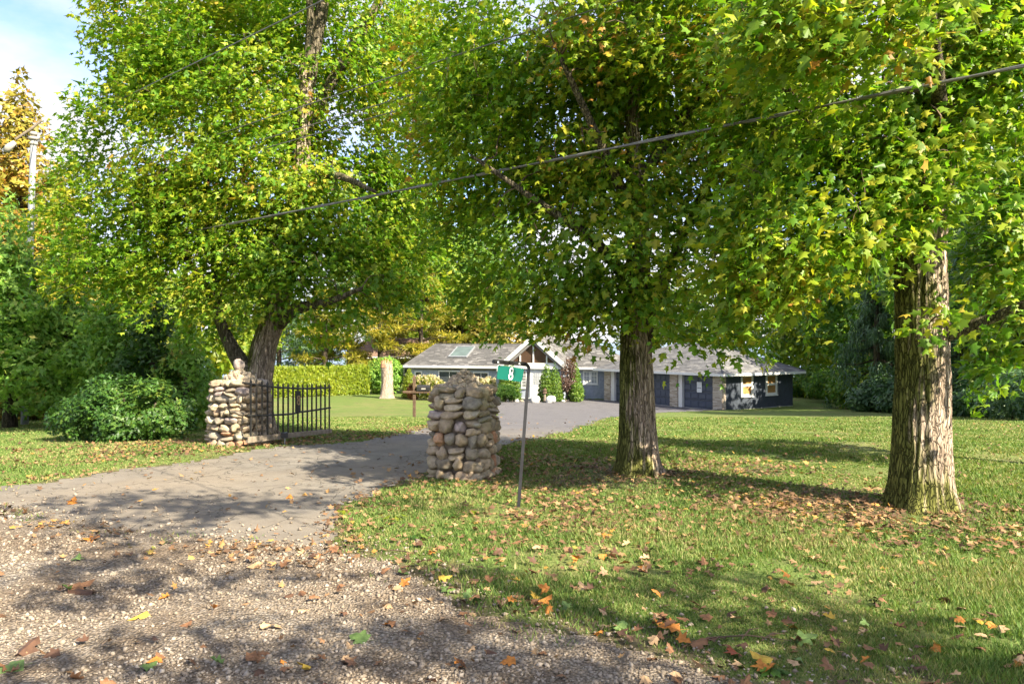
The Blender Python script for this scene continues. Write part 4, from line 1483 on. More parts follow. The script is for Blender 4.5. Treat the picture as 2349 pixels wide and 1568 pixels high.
def maple(label, base, trunk, trunk_r, limbs, ells, ncl, nleaf, seed, lsize=.135, mats=('leaf_a', 'leaf_a1'), singles=300, gaps=.22, shell=.5, bark='bark', segs=(180, 190), ridge=.022, flare=.50, cat='maple tree', group=None, extra=None, axis=None, spread=.42):
    r = np.random.default_rng(seed)
    root = empty('maple_tree', base, label, cat, group)
    lm = log_mesh(base, trunk, trunk_r, segs[0], segs[1], ridge, seed, flare)
    lm.build('trunk', M[bark], root, smooth=True)
    nodes = [tuple(Vector(trunk[-2]).lerp(Vector(trunk[-1]), f)) for f in np.linspace(0, 1, 6)]
    for path, rr in limbs:
        lb = MB()
        path = [Vector(p) for p in path]
        fine, fr = [], []
        for k in range(len(path)-1):
            for f in np.linspace(0, 1, 5)[:-1]:
                a = path[max(k-1, 0)]; b = path[k]; c = path[k+1]; e = path[min(k+2, len(path)-1)]
                q = .5*((2*b)+(c-a)*f+(2*a-5*b+4*c-e)*f*f+(3*b-a-3*c+e)*f**3)
                fine.append(q); fr.append(rr[k]*(1-f)+rr[k+1]*f)
        fine.append(path[-1]); fr.append(rr[-1])
        fr = [x*(1+.10*mnoise.noise(p*3)) for x, p in zip(fr, fine)]
        lb.tube(fine, fr, 12)
        lb.build('limb', M['bark_limb'], root, smooth=True)
        nodes += [tuple(p) for p in fine[2:]]
    cl, own = in_ellipsoids(ells, ncl, shell, gaps, seed=seed)
    par, gen = tree_skeleton(nodes, cl)
    V, T = twigs_mesh(par, cl, gen, .030, .005)
    np_mesh('twig', V, T, M['twig'], root, kind='stuff')
    ax = np.array(axis if axis is not None else trunk[-1], float)
    outw = cl-ax[None]; outw[:, 2] *= .25
    outw = unit(outw)
    # sprays: leaves in a tilted, slightly drooping disc round the cluster
    N = ncl*nleaf
    ci = np.repeat(np.arange(ncl), nleaf)
    up = np.array([0, 0, 1.])
    dn = unit(up[None]+outw*.66+r.normal(size=(ncl, 3))*.24)
    x, y, n = frames(dn, outw)
    a = r.uniform(0, 2*np.pi, N); rr = np.sqrt(r.random(N))*spread*r.uniform(.6, 1.25, ncl)[ci]
    off = (x[ci]*np.cos(a)[:, None]+y[ci]*np.sin(a)[:, None])*rr[:, None]
    pos = cl[ci]+off+n[ci]*(r.normal(size=N)*.055-.22*rr**2/.3)[:, None]
    d = unit(off+outw[ci]*.25+r.normal(size=(N, 3))*.15-up[None]*.18)
    nn = unit(n[ci]+r.normal(size=(N, 3))*.40)
    sz = lsize*r.uniform(.50, 1.28, N)
    keep = pos[:, 2] > gz(pos[:, 0], pos[:, 1])+.5
    pos, d, nn, sz = pos[keep], d[keep], nn[keep], sz[keep]
    # the leaves that show largest are objects of their own
    one = np.zeros(len(pos), bool)
    if singles:
        dist = np.linalg.norm(pos-np.array([[0, 0, CAMZ]]), axis=1)/sz
        dist[~in_view(pos, .01)] = 1e9
        one[np.argsort(dist)[:singles]] = True
    far = ~in_view(pos, -.12) & ~one       # well above or beside the view: plainer leaves
    mid = ~far & ~one
    V, T = place(pos[mid], nn[mid], d[mid], sz[mid], MAPLE_SV, MAPLE_S, r.uniform(.2, 3.0, int(mid.sum())))
    V2, T2 = place(pos[far], nn[far], d[far], sz[far], LEAF_V*np.array([1.25, 1, 1]), LEAF_T)
    V, T = np.concatenate([V, V2]), np.concatenate([T, T2+len(V)])
    np_mesh('crown', V, T, M[mats[0]], root, kind='stuff')
    if singles:
        me = bpy.data.meshes.new('leaf')
        me.from_pydata([tuple(v) for v in MAPLE_V], [], [tuple(t) for t in MAPLE_T])
        me.materials.append(M[mats[1]])
        xs, ys, ns = frames(nn[one], d[one])
        b = base_of(root)
        for p, X, Y, Nn, s in zip(pos[one], xs, ys, ns, sz[one]):
            o = bpy.data.objects.new('leaf', me)
            o.matrix_world = Matrix(((X[0], Y[0], Nn[0], p[0]), (X[1], Y[1], Nn[1], p[1]), (X[2], Y[2], Nn[2], p[2]), (0, 0, 0, 1))) @ Matrix.Diagonal((s, s, s, 1))
            mw = o.matrix_world.copy()
            C.objects.link(o); o.parent = root
            o.matrix_basis = Matrix.Translation(-b) @ mw
    return root


def E(px, py, d, rx, ry, rz, w=None):
    """An ellipsoid of foliage centred where the photograph shows it, at depth d; radii in metres."""
    p = at(px, py, d)
    return (p.x, p.y, p.z, rx, ry, rz, w if w is not None else rx*ry*rz)


# ---- the right-hand maple
b3 = gp(2112, 1160)
t3 = [b3+Vector((0, 0, -.25)), b3+Vector((0, 0, .25)), b3+Vector((.03, .03, 1.5)), b3+Vector((0.02, .05, 3.1)), b3+Vector((.22, .05, 4.6)), b3+Vector((.42, .1, 6.5)), b3+Vector((.6, .2, 9.5))]
tm = t3
limbs = [
    ([b3+Vector((-.10, 0, 3.05)), b3+Vector((-.55, -.15, 3.55)), b3+Vector((-1.3, -.3, 4.3)), b3+Vector((-2.2, -.2, 5.4))], [.13, .10, .07, .03]),
    ([b3+Vector((.15, -.1, 1.95)), b3+Vector((.50, -.45, 2.15)), b3+Vector((1.1, -1.0, 2.5)), b3+Vector((1.8, -1.7, 2.7))], [.09, .06, .04, .02]),
    ([b3+Vector((.30, 0, 4.6)), b3+Vector((1.0, -.3, 5.3)), b3+Vector((2.2, -.7, 6.4)), b3+Vector((3.2, -1, 7.2))], [.13, .10, .07, .03]),
    ([b3+Vector((.22, -.05, 4.0)), b3+Vector((-.3, -.9, 4.6)), b3+Vector((-1.0, -2.0, 5.0)), b3+Vector((-1.6, -2.9, 5.2))], [.10, .07, .05, .02]),
    ([b3+Vector((.30, .1, 5.0)), b3+Vector((-.2, 1.0, 5.8)), b3+Vector((-.8, 2.2, 6.9))], [.11, .08, .03]),
]
maple('broad maple with the thickest sunlit trunk, moss on its left side', b3, t3, [.335, .325, .285, .27, .225, .17, .06], limbs,
      [E(1990, 230, 9.2, 2.2, 1.4, 1.5), E(2290, 240, 8.8, 1.3, 1.2, 1.1), E(1880, 470, 8.6, 1.25, 1.2, .80), E(2130, 40, 9.4, 2.6, 1.6, 1.5), E(1740, 580, 8.7, .75, .8, .60, 1.2),
       E(2350, 600, 7.8, .55, .6, .55, .35), E(1800, 130, 9.8, 2.0, 1.4, 1.6, 2.4), E(2200, 735, 7.7, .42, .3, .10, .07), E(2150, 390, 7.9, .45, .4, .22, .14), E(2310, 130, 9.4, 1.2, 1.2, 1.3, 1.6), (3.0, 7.3, 5.0, 1.1, .9, .45, 1.5)],
      1350, 25, 31, .125, mats=('leaf_y', 'leaf_y1'), gaps=.36, spread=.54)

# ---- the middle maple
b2 = gp(1462, 1086)
t2 = [b2+Vector((0, 0, -.25)), b2+Vector((0, 0, .22)), b2+Vector((-.01, 0, 1.2)), b2+Vector((-.02, .05, 2.2)), b2+Vector((.02, .05, 3.4)), b2+Vector((-.06, .1, 5.0)), b2+Vector((0, .2, 8.2))]
limbs = [
    ([b2+Vector((.08, 0, 1.95)), b2+Vector((.24, -.12, 2.5)), b2+Vector((.55, -.3, 3.3)), b2+Vector((1.1, -.6, 4.6))], [.13, .10, .07, .03]),
    ([b2+Vector((-.08, 0, 2.7)), b2+Vector((-.6, -.2, 3.3)), b2+Vector((-1.5, -.4, 3.9)), b2+Vector((-2.4, -.5, 4.5))], [.11, .08, .05, .02]),
    ([b2+Vector((0, 0, 3.6)), b2+Vector((-.5, -.6, 4.4)), b2+Vector((-1.2, -1.2, 5.6))], [.10, .07, .03]),
    ([b2+Vector((0, .1, 4.2)), b2+Vector((.7, .3, 5.2)), b2+Vector((1.6, .5, 6.4))], [.10, .07, .03]),
]
maple('maple with the forked mossy trunk and torn bark standing before the garage', b2, t2, [.285, .275, .24, .215, .16, .10, .03], limbs,
      [E(1480, 560, 10.9, 1.5, 1.3, .80), E(1290, 520, 11.6, 1.45, 1.2, .95), E(1110, 570, 12.6, 1.25, 1.0, 1.05, 2.2), E(1060, 660, 13.2, 1.1, .8, .50, .8), E(1080, 330, 12.8, 1.3, 1.2, 1.3), E(1060, 130, 12.8, 1.3, 1.2, 1.1), E(1480, 300, 11.4, 2.4, 1.5, 1.5), E(1230, 250, 11.8, 1.7, 1.5, 1.5), E(1640, 420, 10.9, 1.5, 1.4, 1.3), E(1500, 40, 11, 2.6, 2.1, 1.6),
       E(1240, 665, 11.0, .80, .6, .48, .7), E(1345, 725, 10.7, .55, .4, .20, .16), E(1560, 670, 10.4, .8, .7, .32, .42), E(1700, 660, 10.2, .9, .7, .40, .6), E(1790, 680, 10.0, .5, .5, .36, .25), E(1600, 715, 10.3, 1.0, .7, .28, .5), E(1760, 740, 10, .6, .5, .20, .22), E(1640, 770, 10.1, .7, .4, .10, .06), E(1380, 690, 10.9, .8, .6, .3, .4), E(1800, 785, 9.8, .35, .3, .10, .04), E(1455, 760, 10.5, .25, .2, .16, .05), (1.8, 11.2, 8.0, 2.3, 2.2, 1.2, 1.5)],
      2100, 25, 32, .122, mats=('leaf_y', 'leaf_y1'), gaps=.31, spread=.53)

# ---- the left maple
b1 = Vector((-5.62, 16.9, zg(-5.6, 16.9)))
q = lambda px, py, dd=0: at(px, py, 16.9+dd)
t1 = [b1+Vector((0, 0, -.25)), b1+Vector((.0, 0, .25)), q(582, 905), q(594, 860), q(606, 790), q(628, 730), q(664, 600), q(690, 420), q(700, 160)]
limbs = [
    ([q(596, 900, -.1), q(560, 845, -.1), q(528, 790, -.1), q(508, 745, -.1), q(478, 665, -.2), q(440, 610, -.3), q(400, 570, -.4)], [.20, .18, .15, .12, .10, .07, .03]),
    ([q(505, 742, -.1), q(498, 690), q(492, 600), q(480, 470), q(460, 330)], [.11, .10, .09, .08, .04]),
    ([q(640, 742, -.1), q(672, 712, -.4), q(712, 700, -.8), q(760, 690, -1.2), q(830, 660, -1.6)], [.15, .13, .11, .08, .03]),
    ([q(690, 300), q(715, 140, .2), q(738, 20, .3), q(750, -80, .4)], [.17, .16, .14, .10]),
    ([q(694, 240, .1), q(712, 60, .1), q(702, -60, .1)], [.12, .09, .06]),
    ([q(690, 330), q(770, 170, .6), q(850, 40, 1), q(900, -60, 1.2)], [.15, .13, .11, .07]),
    ([q(680, 420), q(760, 400, -1), q(860, 440, -2)], [.12, .09, .03]),
    ([q(480, 470), q(400, 400, -.5), q(300, 360, -1)], [.10, .07, .03]),
]
maple('wide spreading yellow green maple leaning behind the boulder topped pillar', b1, t1, [.42, .39, .35, .30, .265, .245, .21, .18, .12], limbs,
      [E(360, 330, 17.0, 2.1, 1.9, 1.9), E(300, 500, 16.6, 1.9, 1.5, 1.15), E(520, 420, 16.9, 2.3, 1.8, 1.9), E(500, 180, 17.0, 2.1, 2.0, 2.0), E(430, 60, 17.6, 2.1, 2.0, 1.9), E(700, 420, 16.8, 2.0, 1.6, 2.0), E(860, 480, 16.8, 1.6, 1.5, 1.5), E(470, 600, 16.4, 2.1, 1.3, .82), E(650, 600, 16.4, 1.7, 1.3, .9), E(250, 620, 16.4, 1.25, 1.1, .65, 1.2), E(780, 640, 16.6, 1.7, 1.4, .85), E(900, 600, 17, 1.2, 1.1, .9), E(950, 230, 17.6, 1.9, 1.9, 2.1), E(800, 60, 18.6, 2.4, 1.3, 1.8), E(190, 470, 17.0, .95, 1.0, 1.2, 1.0), E(170, 610, 16.6, .8, .8, .5, .5), E(980, 470, 17.4, 1.0, 1.1, 1.3), E(740, 740, 17.9, 1.0, .8, .42, .45), E(490, 740, 17.4, 1.0, .7, .42, .4), E(590, 690, 16.1, 1.2, .6, .38, .6), E(390, 690, 16.2, 1.1, .6, .35, .5), (-5.0, 17.2, 10.6, 3.2, 3.0, 1.6, 3)],
      3500, 25, 33, .136, mats=('leaf_y', 'leaf_y1'), gaps=.15, group=None, spread=.55, segs=(140, 150), ridge=.03)

# ---- a young maple whose branches reach in from the right, and the roadside maple that shades the gravel
b5 = on_ground(2520, 11.5)
t5 = [b5+Vector((0, 0, -.2)), b5+Vector((0, 0, .3)), b5+Vector((-.1, 0, 2.)), b5+Vector((-.1, .1, 4.5))]
maple('young bright green maple reaching in from the right edge beyond the thick trunk', b5, t5, [.12, .10, .08, .02], [([b5+Vector((-.1, 0, 1.4)), b5+Vector((-.7, -.3, 2.1)), b5+Vector((-1.4, -.5, 2.6))], [.05, .04, .02])],
      [E(2330, 690, 11, .8, .8, .8), E(2440, 500, 11.2, 1.5, 1.5, 1.5), E(2320, 860, 11.2, .50, .5, .42, .3), E(2300, 470, 11.4, .8, .8, .9)], 330, 18, 35, .15, singles=80, gaps=.15, segs=(16, 20), ridge=.005)
b6 = Vector((9.4, -2.2, zg(9.4, -2.2)))
t6 = [b6+Vector((0, 0, -.2)), b6+Vector((0, 0, .3)), b6+Vector((.05, 0, 3.)), b6+Vector((-.1, 0, 6)), b6+Vector((-.1, 0, 9.5))]
maple('roadside maple standing outside the picture to the right', b6, t6, [.36, .33, .27, .2, .05], [([b6+Vector((0, 0, 4)), b6+Vector((-1.4, .6, 5.2)), b6+Vector((-3, 1, 6.2))], [.14, .1, .04]), ([b6+Vector((0, 0, 4.6)), b6+Vector((1, 1.4, 5.8)), b6+Vector((1.6, 2.6, 6.8))], [.12, .08, .03])],
      [(5.6, -.6, 7.2, 2.2, 1.5, 1.0), (9.2, -2.2, 7.8, 2.4, 2.0, 1.3), (12.4, -1.4, 6.8, 1.6, 1.3, .9), (3.3, 2.0, 7.4, 1.7, 1.1, .7), (5.4, 2.4, 7.4, 1.4, 1.0, .7), (3.2, -1.6, 7.4, 1.5, 1.3, .8)], 520, 16, 36, .15, singles=0, gaps=.48, segs=(20, 24))


# ---- generic plants
def plant(name, label, cat, base, ells, n, size, mat, shape='leaf', mode='out', seed=0, shell=.7, gaps=.1, freq=.8, stem=None, group=None, up=.5, jitter=.5, trunk_mat='bark_dark', crown='foliage', droop=0., trunk_name='trunk'):
    """A plant: foliage of leaf-sized pieces through the outer crown, on one or more stems."""
    r = np.random.default_rng(seed+100)
    root = empty(name, base, label, cat, group)
    if stem:
        for path, rr in stem:
            b = MB(); b.tube(path, rr, 8); b.build(trunk_name, M[trunk_mat], root, smooth=True)
    pos, own = in_ellipsoids(ells, n, shell, gaps, freq, seed)
    ee = np.array([e[:6] for e in ells])[own]
    o = unit((pos-ee[:, :3])/ee[:, 3:6]**2)
    upv = np.array([[0, 0, 1.]])
    if mode == 'out':            # leaves face outwards and up
        nn = unit(o+upv*up+r.normal(size=pos.shape)*jitter); d = unit(r.normal(size=pos.shape)*.8+o*.4-upv*.4)
    elif mode == 'spray':        # sprays point outwards
        if shape == 'needle':
            d = unit(o+upv*up+r.normal(size=pos.shape)*jitter-upv*droop); nn = unit(upv*.8+o*.4+r.normal(size=pos.shape)*.5)
        else:                    # flat fans of scale leaves, seen from their flat side
            d = unit(o*.45+upv*up*1.2+r.normal(size=pos.shape)*(jitter+.2)-upv*droop); nn = unit(upv*.45+o*.9+r.normal(size=pos.shape)*.45)
    else:                        # hanging
        d = unit(-upv+o*.25+r.normal(size=pos.shape)*jitter); nn = unit(o+r.normal(size=pos.shape)*.4)
    keep = pos[:, 2] > gz(pos[:, 0], pos[:, 1])-.02
    pos, nn, d = pos[keep], nn[keep], d[keep]
    SV, ST = {'leaf': (LEAF_V, LEAF_T), 'frond': (FROND_V, FROND_T), 'fan': (FAN_V, FAN_T), 'needle': (NEEDLE_V, NEEDLE_T), 'maple': (MAPLE_SV, MAPLE_S)}[shape]
    V, T = place(pos, nn, d, size*r.uniform(.6, 1.3, len(pos)), SV, ST)
    np_mesh(crown, V, T, M[mat], root, kind='stuff')
    return root


def lump(c, rx, ry, rz, k, seed, s=.5):
    """A big ellipsoid broken into uneven lumps."""
    r = random.Random(seed)
    out = [(c[0], c[1], c[2], rx*.8, ry*.8, rz*.85)]
    for i in range(k):
        a = r.uniform(0, 6.28); z = r.uniform(-.85, .95); q_ = math.sqrt(max(0, 1-z*z))
        f = r.uniform(.3, .55)*s*2
        out.append((c[0]+rx*.7*q_*math.cos(a), c[1]+ry*.7*q_*math.sin(a), c[2]+rz*.7*z, rx*f, ry*f, rz*f*.8))
    return out


# hedge behind the lawn
ha, hb = on_ground(560, 56.5), on_ground(846, 61.5)
he = []
hd_ = (hb-ha); hn = Vector((-hd_.y, hd_.x, 0)).normalized()
r = np.random.default_rng(5)
N = 15000
f = r.random(N); L = hd_.length
top = r.random(N) < .18
P_ = np.array(ha)[None]+np.outer(f, np.array(hd_)); 
hz = np.where(top, 2.18+r.normal(size=N)*.05, r.uniform(0, 2.2, N)); hw = np.where(top, r.uniform(0, 1.1, N), r.normal(size=N)*.07-.07*np.sin(hz*1.4))
P_[:, 2] = gz(P_[:, 0], P_[:, 1])+hz
P_[:, :2] += np.outer(hw, np.array(hn)[:2])
nn = np.where(top[:, None], np.array([[0, 0, 1.]]), -np.array(hn)[None])+r.normal(size=(N, 3))*.5
dd = np.array([[0, 0, .9]])-np.array(hn)[None]*.5+r.normal(size=(N, 3))*.6
root = empty('hedge', (ha+hb)/2, 'long clipped yellow green cedar hedge along the back of the lawn', 'hedge')
V, T = place(P_, nn, dd, .27*r.uniform(.6, 1.3, N), FAN_V, FAN_T)
np_mesh('foliage', V, T, M['hedge'], root, kind='stuff')
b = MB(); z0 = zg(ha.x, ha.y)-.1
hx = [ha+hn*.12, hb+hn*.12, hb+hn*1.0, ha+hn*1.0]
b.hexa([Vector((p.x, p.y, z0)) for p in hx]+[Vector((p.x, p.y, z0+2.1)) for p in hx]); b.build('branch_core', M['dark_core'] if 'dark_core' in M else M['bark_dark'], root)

# yew bush left of the pillar
yb = on_ground(285, 15.7)
plant('yew_bush', 'low spreading dark green yew bush between the service pole and left pillar', 'shrub', yb,
      [(yb.x, yb.y, yb.z+.55, 1.15, 1.0, .72)]+[(yb.x+.85*math.cos(a)*1.1, yb.y+.7*math.sin(a), yb.z+.30+.25*abs(math.sin(a*2)), .55, .5, .42) for a in np.arange(0, 6.28, .7)]+[(yb.x-.2, yb.y, yb.z+1.0, .6, .6, .38), (yb.x+.55, yb.y, yb.z+.9, .5, .5, .38)],
      13000, .115, 'yew', 'frond', 'spray', 51, .62, .30, 1.9, [([yb+Vector((k*.3, 0, -.1)), yb+Vector((k*.7, 0, .9))], [.05, .02]) for k in (-1, 0, 1)], None, .35, .45, trunk_name='stem')

# cedars behind it and at the left edge
def cedar(px, d, h, r_, label, mat='cedar', n=7000, seed=0, group='cedars at the left edge of the lawn', size=.22, low=.0, py_top=None, bulge=1.):
    g = on_ground(px, d)
    ell = []
    k = int(h/.8)+2
    for i in range(k):
        f = i/(k-1)
        rr = r_*bulge*(1-f)**.7*(.75+.25*math.sin(i*2.1+seed))+.10
        for j in range(3):
            a = j*2.1+i*1.3+seed
            ell.append((g.x+rr*.45*math.cos(a), g.y+rr*.45*math.sin(a), g.z+low+f*(h-low-.3)+.3, rr*.7+.12, rr*.7+.12, h/k*.8+.1))
    plant('cedar', label, 'cedar', g, ell, int(n*1.0), size*1.12, mat, 'fan', 'spray', seed, .86, .10, .8, [([g+Vector((0, 0, -.2)), g+Vector((.05, 0, h*.5)), g+Vector((0, 0, h*.92))], [.20, .12, .03])], group, .25, .5, droop=.1)


cedar(45, 27, 11.6, 3.2, 'tall golden autumn cedar behind the service pole at the left edge', 'cedar_gold', 26000, 61, size=.30)
cedar(-70, 25, 9.5, 2.6, 'golden green cedar half outside the left edge', 'cedar_gold', 12000, 62, size=.30)
cedar(135, 30, 8.8, 2.4, 'golden cedar right of the tallest one behind the left maple', 'cedar_gold', 14000, 63, size=.30)
cedar(22, 20.6, 5.8, 1.7, 'green cedar standing with a bare dark trunk beside the service pole', 'cedar', 9000, 64, size=.22, low=1.3)
cedar(150, 21.5, 5.2, 1.5, 'green cedar directly behind the left half of the yew bush', 'cedar', 7000, 65, size=.22, low=.7)
cedar(255, 20.5, 3.9, 1.3, 'brownish green cedar behind the middle of the yew bush', 'cedar', 6000, 66, size=.2, low=.3)
cedar(350, 20, 3.4, 1.3, 'green cedar behind the right half of the yew bush', 'yew', 6000, 67, size=.2)
cedar(428, 19.5, 2.6, .95, 'feathery green cedar nearest the boulder topped pillar', 'cedar', 5000, 68, size=.18)

# trees behind the hedge and house
def broadleaf(px, d, h, rx, label, mat, n, seed, group, size=.42, low=.25, trunk_r=.25, rz=None, name='tree', cat='tree', lumps=9):
    g = on_ground(px, d)
    zc = g.z+h*(.5+low/2); rz_ = h*(.5-low/2)
    ell = lump((g.x, g.y, zc), rx, rx*.8, rz_, lumps, seed)
    plant(name, label, cat, g, ell, n, size, mat, 'leaf', 'out', seed, .62, .18, .35, [([g+Vector((0, 0, -.3)), g+Vector((.1, 0, h*.4)), g+Vector((0, 0, h*.8))], [trunk_r, trunk_r*.7, .05])], group, .5, .6)


def pine(px, d, h, label, n, seed, group='pines beyond the hedge', mat='pine', r_=3.6, size=.5):
    g = on_ground(px, d)
    rn = random.Random(seed)
    ell = []; stems = [([g+Vector((0, 0, -.3)), g+Vector((0, 0, h*.5)), g+Vector((.1, 0, h))], [.30, .22, .05])]
    z = 1.7
    while z < h:
        rr = r_*(1-(z/h)**1.7)+.5
        for j in range(4):
            a = rn.uniform(0, 6.28); q_ = rr*rn.uniform(.45, 1)
            c = g+Vector((q_*math.cos(a), q_*math.sin(a), z+rn.uniform(-.3, .3)+q_*.10))
            ell.append((c.x, c.y, c.z, rn.uniform(.9, 1.5), rn.uniform(.9, 1.4), rn.uniform(.25, .42)))
            stems.append(([g+Vector((0, 0, z-.25)), (g+Vector((0, 0, z))).lerp(c, .6), c], [.07, .05, .02]))
        z += rn.uniform(.75, 1.15)
    plant('pine_tree', label, 'pine tree', g, ell, n, size, mat, 'needle', 'spray', seed, .3, .0, .6, stems, group, .55, .7)


pine(745, 71, 9, 'yellow green pine just above the middle of the clipped hedge', 9000, 71, r_=3.4)
pine(872, 74, 13, 'tallest yellow pine behind the bare tree stump', 16000, 72, r_=4.8)
pine(965, 78, 12, 'pine rising over the left end of the grey house roof', 10000, 73, r_=4.2)
pine(640, 84, 12, 'distant pine behind the left end of the hedge', 7000, 74, mat='spruce')
pine(800, 92, 15, 'dark distant pine farther back between the yellow pines', 8000, 77, mat='wood_leaf')
for k, (px_, d, h, rx, mat, lab) in enumerate((
        (1060, 82, 8.6, 4.2, 'wood_olive', 'olive autumn tree behind the left roof of the grey house'),
        (1160, 80, 8.2, 3.8, 'wood_olive', 'olive brown tree behind the white gable'),
        (1010, 88, 13, 5.0, 'wood_lime', 'tall lime tree behind the roof left of the skylight'),
        (1250, 90, 7.4, 3.2, 'wood_lime', 'small lime tree peeping over the gable ridge'),
        (560, 66, 11, 4.6, 'wood_lime', 'lime yellow tree behind the leaning trunk of the left maple'),
        (455, 46, 8.5, 3.6, 'wood_lime', 'golden lime tree left of the leaning trunk'),
        (330, 40, 8.5, 3.6, 'wood_lime', 'golden lime tree behind the cedars left of the pillar'),
        (690, 96, 11, 5, 'wood_leaf', 'dark green tree far beyond the hedge'),
        (1500, 88, 12, 4.6, 'wood_lime', 'lime tree behind the garage roof next to the middle maple trunk'),
        (1640, 84, 13, 5.0, 'wood_leaf', 'green tree behind the middle of the garage roof'),
        (925, 97, 25, 7.5, 'wood_leaf', 'very tall green tree far behind the left end of the grey house'),
        (1085, 99, 24, 7.0, 'wood_leaf', 'very tall green tree far behind the middle of the grey roof'))):
    broadleaf(px_, d, h, rx, lab, mat, 5200 if h < 20 else 14000, 80+k, 'trees behind the house and hedge', .46 if h < 20 else .62, .12)

# wood on the right
wood = [(1800, 66, 13, 4.8, 'wood_leaf'), (1905, 62, 14, 5.0, 'wood_lime'), (1990, 56, 15, 5.0, 'wood_leaf'), (2075, 50, 14, 4.4, 'wood_leaf'), (2190, 44, 14, 4.6, 'wood_leaf'), (2300, 37, 13, 4.2, 'wood_leaf'), (2420, 31, 12, 4., 'wood_lime'), (1850, 82, 17, 6, 'wood_lime'), (2240, 60, 18, 6.5, 'wood_lime'), (2000, 76, 18, 6.5, 'wood_leaf')]
wl = ['leafy tree directly behind the garage roof', 'lime green tree right of the garage', 'tall leafy tree in the gap left of the thick trunk', 'leafy tree hidden in part by the thick maple trunk', 'leafy tree just right of the thick trunk', 'leafy tree near the right edge of the lawn', 'lime tree outside the right edge', 'tall lime tree far behind the garage', 'tall lime tree rising behind the right wood', 'tall tree far back left of the thick trunk']
for k, (w_, lab) in enumerate(zip(wood, wl)):
    broadleaf(w_[0], w_[1], w_[2], w_[3], lab, w_[4], 6500, 100+k, 'trees of the wood beside the right lawn', .44, .02)
shr = [(1838, 59, 2.6, 1.7, 'wood_leaf'), (1880, 57, 3.0, 2.0, 'wood_leaf'), (1925, 53, 2.8, 2.0, 'wood_leaf'), (1975, 48, 3.0, 1.9, 'wood_leaf'), (2020, 43, 2.3, 1.6, 'dark_shrub'), (2060, 41, 2.0, 1.5, 'dark_shrub'), (2215, 33, 2.1, 1.5, 'dark_shrub'), (2265, 30.5, 1.9, 1.4, 'dark_shrub'), (2320, 28, 1.9, 1.3, 'spruce'), (2380, 26, 2.0, 1.4, 'dark_shrub'), (2160, 37, 2.2, 1.6, 'wood_leaf')]
sl = ['round leafy shrub touching the right end of the garage', 'leafy shrub second along the lawn edge from the garage', 'leafy shrub third along the lawn edge from the garage', 'tall leafy shrub left of the dark shrubs', 'dark glossy shrub left of the thick maple trunk', 'dark glossy shrub partly behind the thick maple trunk', 'dark low shrub under the drooping spruce', 'dark low shrub right of the drooping spruce foot', 'small spreading evergreen at the right edge of the lawn', 'dark shrub outside the right edge', 'leafy shrub just right of the thick trunk']
for k, (w_, lab) in enumerate(zip(shr, sl)):
    g = on_ground(w_[0], w_[1])
    plant('shrub', lab, 'shrub', g, lump((g.x, g.y, g.z+w_[2]*.42), w_[3], w_[3], w_[2]*.55, 8, 130+k), 4200, .24 if w_[1] > 40 else .17, w_[4], 'leaf' if w_[4] != 'spruce' else 'frond', 'out', 140+k, .72, .12, 1.0, [([g+Vector((0, 0, -.1)), g+Vector((0, 0, w_[2]*.5))], [.06, .02])], 'shrubs along the right lawn edge', .5, .6, trunk_name='stem')


def spruce(px, d, h, r_, label, n, seed):
    g = on_ground(px, d)
    rn = random.Random(seed)
    ell = []; stems = [([g+Vector((0, 0, -.3)), g+Vector((0, 0, h*.5)), g+Vector((0, 0, h))], [.26, .18, .03])]
    z = .8
    while z < h-.3:
        rr = r_*(1-z/h)**.8+.2
        for j in range(6):
            a = rn.uniform(0, 6.28)
            tip = g+Vector((rr*math.cos(a), rr*math.sin(a), z-rr*.10))
            stems.append(([g+Vector((0, 0, z+.1)), (g+Vector((0, 0, z+.05))).lerp(tip, .5)-Vector((0, 0, rr*.08)), tip], [.05, .035, .01]))
            for f in (.45, .7, .95):
                c = (g+Vector((0, 0, z))).lerp(tip, f)
                ell.append((c.x, c.y, c.z-.30, .42, .42, .55))
        z += rn.uniform(.55, .8)
    plant('spruce_tree', label, 'spruce tree', g, ell, n, .36, 'spruce', 'needle', 'hang', seed, .15, .1, .9, stems, 'drooping spruces by the right lawn', .0, .25)


spruce(2255, 34, 10, 3.0, 'dark drooping spruce right of the thick maple trunk', 15000, 151)
spruce(2010, 47, 8.5, 3.0, 'pale green drooping spruce left of the thick maple trunk', 12000, 152)

# planting in front of the house
def hydrangea(px, d, h, rx, label, seed):
    g = on_ground(px, d)
    ell = lump((g.x, g.y, g.z+h*.5), rx, rx*.8, h*.48, 6, seed)
    root = plant('hydrangea', label, 'hydrangea', g, ell, 2600, .16, 'hydra', 'leaf', 'out', seed, .7, .05, 1.2, [([g, g+Vector((0, 0, h*.5))], [.04, .02])], 'cream hydrangeas along the house front', .4, .6, trunk_name='stem')
    r = np.random.default_rng(seed)
    pos, own = in_ellipsoids(ell, 330, .97, 0, 1, seed+1)
    pos = pos[pos[:, 2] > g.z+h*.28]
    # a panicle is a tight ball of florets
    k = 26
    pp = np.repeat(pos, k, 0)+unit(r.normal(size=(len(pos)*k, 3)))*np.array([.085, .085, .11])*r.uniform(.6, 1, (len(pos)*k, 1))
    o = unit(pp-np.repeat(pos, k, 0))
    V, T = place(pp, o+r.normal(size=o.shape)*.3, r.normal(size=o.shape), .06*r.uniform(.7, 1.2, len(pp)), LEAF_V*np.array([1.4, 1, 1]), LEAF_T)
    np_mesh('bloom', V, T, M['bloom'], root, kind='stuff')


